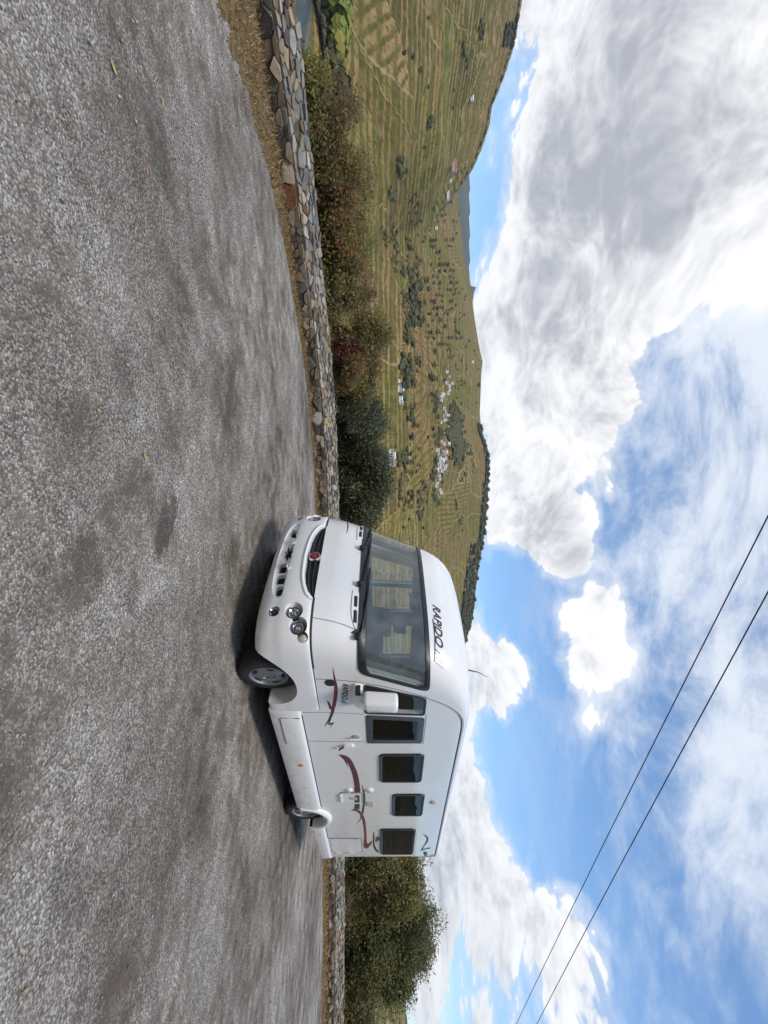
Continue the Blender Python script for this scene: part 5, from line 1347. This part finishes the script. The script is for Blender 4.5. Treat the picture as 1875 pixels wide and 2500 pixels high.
# ---- side skirts, rear wheel arch, underbody
for sgn in (1, -1):
    sk = [(.700, 1.172), (.690, 1.190), (.66, 1.203), (.58, 1.212), (.45, 1.207), (.36, 1.196), (.305, 1.175), (.295, 1.14), (.32, 1.12), (.70, 1.12)]
    xs = [-.57, -.62, -1.3, -2.0, -2.8, -3.4, -3.60]
    v = []; f = []
    for i, x in enumerate(xs):
        bul = (0.35 if i == 0 else 1.0)
        v += [(x, sgn * (1.17 + (y - 1.17) * bul if y > 1.17 else y), z) for z, y in sk]
    n = len(sk)
    for i in range(len(xs) - 1):
        for k in range(n): f.append((i * n + k, i * n + (k + 1) % n, (i + 1) * n + (k + 1) % n, (i + 1) * n + k))
    f += [tuple(range(n)), tuple(range((len(xs) - 1) * n + n - 1, (len(xs) - 1) * n - 1, -1))]
    skirt = mk('side_skirt', v, f, m_bump, mh, smooth=40); fix_normals(skirt)
    side_strip('skirt_gap', [(-.70, .7065), (-3.58, .7065)], .013, m_seam, skirt, y=1.171, sgn=sgn)
    if sgn > 0:
        side_strip('step_hatch_gap', [(-.715, .68), (-.70, .56), (-.70, .44), (-.715, .43), (-1.33, .425), (-1.36, .435)], .008, m_seam, skirt, y=1.2085, sgn=sgn)
        MB().lathe([(.036, -.01), (.034, .008), (.02, .014)], 18, c=(-1.985, 1.211, .556)).build('side_marker', m_orange, skirt, smooth=40)
        for xk in (-2.72, -3.35): MB().lathe([(.016, -.01), (.014, .008), (.006, .009)], 10, c=(xk, 1.21, .55)).build('skirt_lock', m_rail, skirt, smooth=40)
    # arch flare
    prof = [(.395, 1.00), (.395, 1.19), (.41, 1.215), (.44, 1.226), (.475, 1.215), (.497, 1.19), (.505, 1.165), (.505, 1.0)]
    v = []; f = []; n = len(prof); A_ = np.linspace(R(2), R(162), 30)
    for a in A_:
        for (r_, y) in prof: v.append((-4.04 + r_ * math.cos(a) * (1.0), sgn * y, .35 + r_ * math.sin(a)))
    for i in range(len(A_) - 1):
        for k in range(n): f.append((i * n + k, i * n + (k + 1) % n, (i + 1) * n + (k + 1) % n, (i + 1) * n + k))
    f += [tuple(range(n)), tuple(range((len(A_) - 1) * n + n - 1, (len(A_) - 1) * n - 1, -1))]
    fl = mk('wheel_arch', v, f, m_bump, mh, smooth=40); fix_normals(fl)
    rs = [(.700, 1.171), (.69, 1.186), (.65, 1.198), (.56, 1.195), (.50, 1.185), (.485, 1.15), (.50, 1.12), (.70, 1.12)]
    xs = [-4.46, -4.52, -5.2, -6.0, -6.12]; v = []; f = []; n = len(rs)
    for i, x in enumerate(xs):
        k_ = .3 if i in (0, 4) else 1
        v += [(x, sgn * (1.17 + (y - 1.17) * k_ if y > 1.17 else y), z) for z, y in rs]
    for i in range(len(xs) - 1):
        for k in range(n): f.append((i * n + k, i * n + (k + 1) % n, (i + 1) * n + (k + 1) % n, (i + 1) * n + k))
    f += [tuple(range(n)), tuple(range((len(xs) - 1) * n + n - 1, (len(xs) - 1) * n - 1, -1))]
    rk = mk('rear_skirt', v, f, m_bump, mh, smooth=40); fix_normals(rk)
    if sgn > 0:
        side_strip('skirt_gap', [(-4.50, .7065), (-4.98, .7065)], .013, m_seam, rk, y=1.171)
        MB().lathe([(.025, -.01), (.022, .006), (.01, .008)], 12, c=(-4.75, 1.197, .60)).build('skirt_lock', m_rail, rk, smooth=40)
mk('rear_bumper', *stack([[(x - (.03 if x < -6 else 0), y, z) for x, y, _ in outline(.7, .0)[57:]] + [(-5.9, -1.1, z), (-5.9, 1.1, z)] for z in (.48, .60, .74)]), m_bump, mh, smooth=40)
ub = MB().box(-6.05, -4.55, -1.08, 1.08, .50, .698).box(-3.52, -.60, -1.08, 1.08, .34, .698).box(-4.6, -3.5, -.85, .85, .34, .698).box(-.6, .35, -.70, .70, .30, .6).build('underbody', m_under, mh)
for sgn in (1, -1): MB().box(-4.52, -3.56, sgn * .86, sgn * .88, .35, .86).build('wheel_liner', m_under, mh)
for sgn in (1, -1): MB().box(-.55, .62, sgn * .71, sgn * .725, .30, .92).build('wheel_liner', m_under, mh)
MB().tube([(-4.04, -1.0, .37), (-4.04, 1.0, .37)], .05, 8).build('axle', m_under, mh)
MB().prism(rrect(-4.62, -4.56, .40, .70, .01), lambda x, z: (x, .86, z), lambda x, z: (x, 1.12, z)).build('mud_flap', m_under, mh)

# ---- lockers, flaps, small fittings on the left wall
hat = decal('garage_door', rrect(-5.74, -5.02, .74, 1.32, .03), m_white, mh, prd=.010)
side_strip('door_gap', rrect(-5.75, -5.01, .50, 1.33, .03) + [rrect(-5.75, -5.01, .50, 1.33, .03)[0]], .009, m_seam2, hat, y=1.171, prd=.006)
for zc in (.62, .86, 1.12): MB().box(-5.80, -5.76, YS - .002, YS + .03, zc - .045, zc + .045).build('hinge', m_white, hat)
MB().box(-5.06, -5.03, YS, YS + .02, 1.20, 1.26).build('lock', m_rail, hat)
fl = decal('service_flap', rrect(-3.38, -3.02, 1.06, 1.39, .03), m_white, mh, prd=.012)
side_strip('flap_gap', rrect(-3.39, -3.01, 1.05, 1.40, .035) + [rrect(-3.39, -3.01, 1.05, 1.40, .035)[0]], .008, m_seam2, fl, y=1.171, prd=.006)
decal('side_swoosh', [(-3.09, 1.285), (-3.09, 1.36), (-3.37, 1.35), (-3.37, 1.27)], m_grey, fl, prd=.0145)
MB().box(-3.24, -3.16, YS + .012, YS + .026, 1.22, 1.32).build('latch', m_beige, fl); MB().box(-3.36, -3.05, YS, YS + .03, 1.045, 1.07).build('hinge', m_white, fl)
for (x, z, r_) in ((-2.93, 1.52, .062), (-2.93, 1.20, .055)):
    cp = MB().lathe([(r_, -.01), (r_, .012), (r_ * .8, .022), (r_ * .4, .024)], 20, c=(x, YS, z)).build('filler_cap', m_white, mh, smooth=35)
    MB().lathe([(r_ * .55, .018), (r_ * .5, .034), (r_ * .2, .036)], 14, c=(x, YS, z)).build('cap_centre', m_beige, cp, smooth=35)
MB().box(-3.53, -3.36, YS - .002, YS + .02, 1.475, 1.575).build('socket_cover', m_beige, mh)
MB().lathe([(.055, -.01), (.052, .015), (.03, .022)], 18, c=(-3.39, YS, 2.555)).build('marker_lamp', m_beige, mh, smooth=35)
MB().box(-6.17, -6.10, 1.08, 1.155, 2.44, 2.54).build('rear_marker', m_rail, mh)
# ---- door mirror
mir = MB().prism(roundp([(.02, 1.40), (-.03, 1.50), (-.40, 1.50), (-.42, 1.44), (-.30, 1.385), (-.12, 1.37)], .04, 3), lambda x, z: (x, 1.165, z), lambda x, z: (x * .92 - .02, 1.27, z + .01)).build('mirror', m_white, mh, smooth=45); fix_normals(mir)
MB().box(-.075, .0, 1.19, 1.279, 1.415, 1.475).build('mirror_recess', m_black, mir)
def rbox(x0, x1, y0, y1, z0, z1, r_):
    import bmesh
    bm = bmesh.new(); bmesh.ops.create_cube(bm, size=1.0)
    for q in bm.verts: q.co = ((x0 + x1) / 2 + q.co.x * (x1 - x0), (y0 + y1) / 2 + q.co.y * (y1 - y0), (z0 + z1) / 2 + q.co.z * (z1 - z0))
    bmesh.ops.bevel(bm, geom=bm.edges[:] + bm.verts[:], offset=r_, segments=4, profile=.6, affect='EDGES')
    v = [tuple(q.co) for q in bm.verts]; f = [tuple(q.index for q in p.verts) for p in bm.faces]; bm.free(); return v, f
v, f = rbox(-.14, .03, 1.26, 1.42, 1.515, 1.915, .05)
v = [(x + (z - 1.515) * -.12 + (y - 1.25) * -.25, y, z) for x, y, z in v]
hd = mk('mirror_housing', v, f, m_white, mir, smooth=50)
MB().tube([(-.09, 1.30, 1.46), (-.10, 1.33, 1.54)], .035, 8).build('mirror_arm', m_white, mir, smooth=50)
# ---- aerial and roof fittings
MB().tube([(-.65, .55, 2.88), (-.70, .56, 3.06), (-.80, .57, 3.20)], [.012, .006, .003], 5).build('aerial', m_rub, mh)
v, f = rbox(-2.7, -2.2, -.3, .2, 2.93, 3.01, .03); mk('roof_vent', v, f, m_white, mh, smooth=40)
v, f = rbox(-4.6, -4.1, -.3, .2, 2.93, 3.01, .03); mk('roof_vent', v, f, m_white, mh, smooth=40)

# ---- cabin seen through the glass
ip_ = [(.70, 1.47), (.30, 1.45), (.18, 1.38), (.12, 1.10), (.20, .98), (.62, 1.0)]
MB().prism(ip_, lambda x, z: (x - .0, -.98, z), lambda x, z: (x, .98, z)).build('dashboard', m_dash, mh, smooth=30)
v = []; f = []
shelf = [front(y, 1.50, -.08) for y in np.linspace(-1.09, 1.09, 40)]; inner = [Vector((.15, q.y * .96, 1.475)) for q in shelf]
mk('dash_shelf', [tuple(p) for p in shelf + inner], [(i, i + 1, 41 + i, 40 + i) for i in range(39)], m_dash, mh)
MB().tube([(.12 + .10 * math.cos(a), .45 + .20 * math.sin(a), 1.36 + .17 * math.cos(a)) for a in np.linspace(0, 6.283, 25)], .014, 6).build('steering_wheel', m_black, mh, smooth=60)
for y in (.45, -.45):
    v, f = rbox(-.75, -.25, y - .26, y + .26, 1.08, 1.24, .06); st_ = mk('cab_seat', v, f, m_seat, mh, smooth=50)
    v, f = rbox(-.06, .08, -.25, .25, 0, .68, .05); v = [(x - .74 - z * .22, yy + y, z + 1.18) for x, yy, z in v]; mk('backrest', v, f, m_seat, st_, smooth=50)
    v, f = rbox(-.05, .06, -.14, .14, 0, .20, .045); v = [(x - .92 - z * .2, yy + y, z + 1.90) for x, yy, z in v]; mk('headrest', v, f, m_seat, st_, smooth=50)
MB().box(-3.05, -3.0, -1.1, 1.1, .82, 2.66).build('bulkhead', simple('wood_lining', (.16, .13, .10), .6, scale=3), mh)
for sgn in (1, -1):
    mb = MB(); q = [ws_map(sgn * (1 - .10), z, -.05) for z in np.linspace(1.53, 2.25, 6)]; mb.tube(q, .035, 6); mb.build('windscreen_pillar', m_dash, mh, smooth=50)
    mb = MB(); q = [ws_map(sgn * (1 - .05), z, -.035) for z in np.linspace(1.53, 2.25, 6)]; mb.tube(q, .022, 6); mb.build('folded_blind', m_blind, mh, smooth=50)
MB().box(.10, .16, -.12, .12, 2.10, 2.18).build('rear_view_mirror', m_black, mh)
# ================================================================== overhead cables
m_cab = simple('cable_black', (0.02, 0.02, 0.022), 0.6); m_pole = simple('weathered_pole', (0.20, 0.17, 0.14), 0.9, scale=12, bmp=.01)
def cable(a, b_, sag, label):
    pts = [Vector(a).lerp(Vector(b_), t) - Vector((0, 0, sag * 4 * t * (1 - t))) for t in np.linspace(0, 1, 40)]
    tag(MB().tube(pts, 0.011, 6).build('overhead_cable', m_cab, smooth=60), label, 'cable', 'overhead cables')
cable((-22.4, -5.5, 8.35), (53.5, 36.1, 8.35), 0.62, 'thin black overhead cable crossing the sky, farther one of the pair')
cable((-21.9, -5.58, 8.35), (53.5, 34.72, 8.35), 0.62, 'thin black overhead cable crossing the sky, nearer one of the pair')
for (x, y, lab) in ((-22.15, -5.7, 'wooden cable pole on the lay-by behind the camera'), (53.5, 35.25, 'wooden cable pole on the bank past the trees')):
    z = float(terrain(np.array([x]), np.array([y]))[0])
    rt = empty('utility_pole', (x, y, z)); tag(rt, lab, 'pole', 'utility poles')
    MB().tube([(0, 0, -1), (0, 0, (8.7 - z) * .5), (0, 0, 8.7 - z)], [.15, .13, .10], 10).build('pole', m_pole, rt, smooth=60)
    MB().tube([(.25, -1.0, 8.22 - z), (-.25, 1.0, 8.22 - z)], .06, 6).build('crossarm', m_pole, rt)
    for q in ((0, -.85), (0, .85)) if x > 0 else ((.25, -.2), (-.25, .2)): MB().lathe([(.03, 0), (.045, .04), (.03, .12)], 10, axis='z', c=(q[0], q[1], 8.24 - z)).build('insulator', m_hw, rt, smooth=40)

# ================================================================== air of the valley
m_hz = bpy.data.materials.new('valley_haze'); m_hz.use_nodes = True
N = NT(m_hz.node_tree); N.n.clear()
pv = N.node('ShaderNodeVolumePrincipled'); pv.inputs['Color'].default_value = (0.80, 0.88, 1.0, 1); pv.inputs['Density'].default_value = 0.000045; pv.inputs['Anisotropy'].default_value = 0.2
N.l.new(pv.outputs[0], N.node('ShaderNodeOutputMaterial').inputs['Volume'])
tag(MB().box(-6600, 6600, -6600, 6600, RIVER - 330, 1180).build('haze', m_hz), 'thin bluish air filling the valley', kind='stuff')
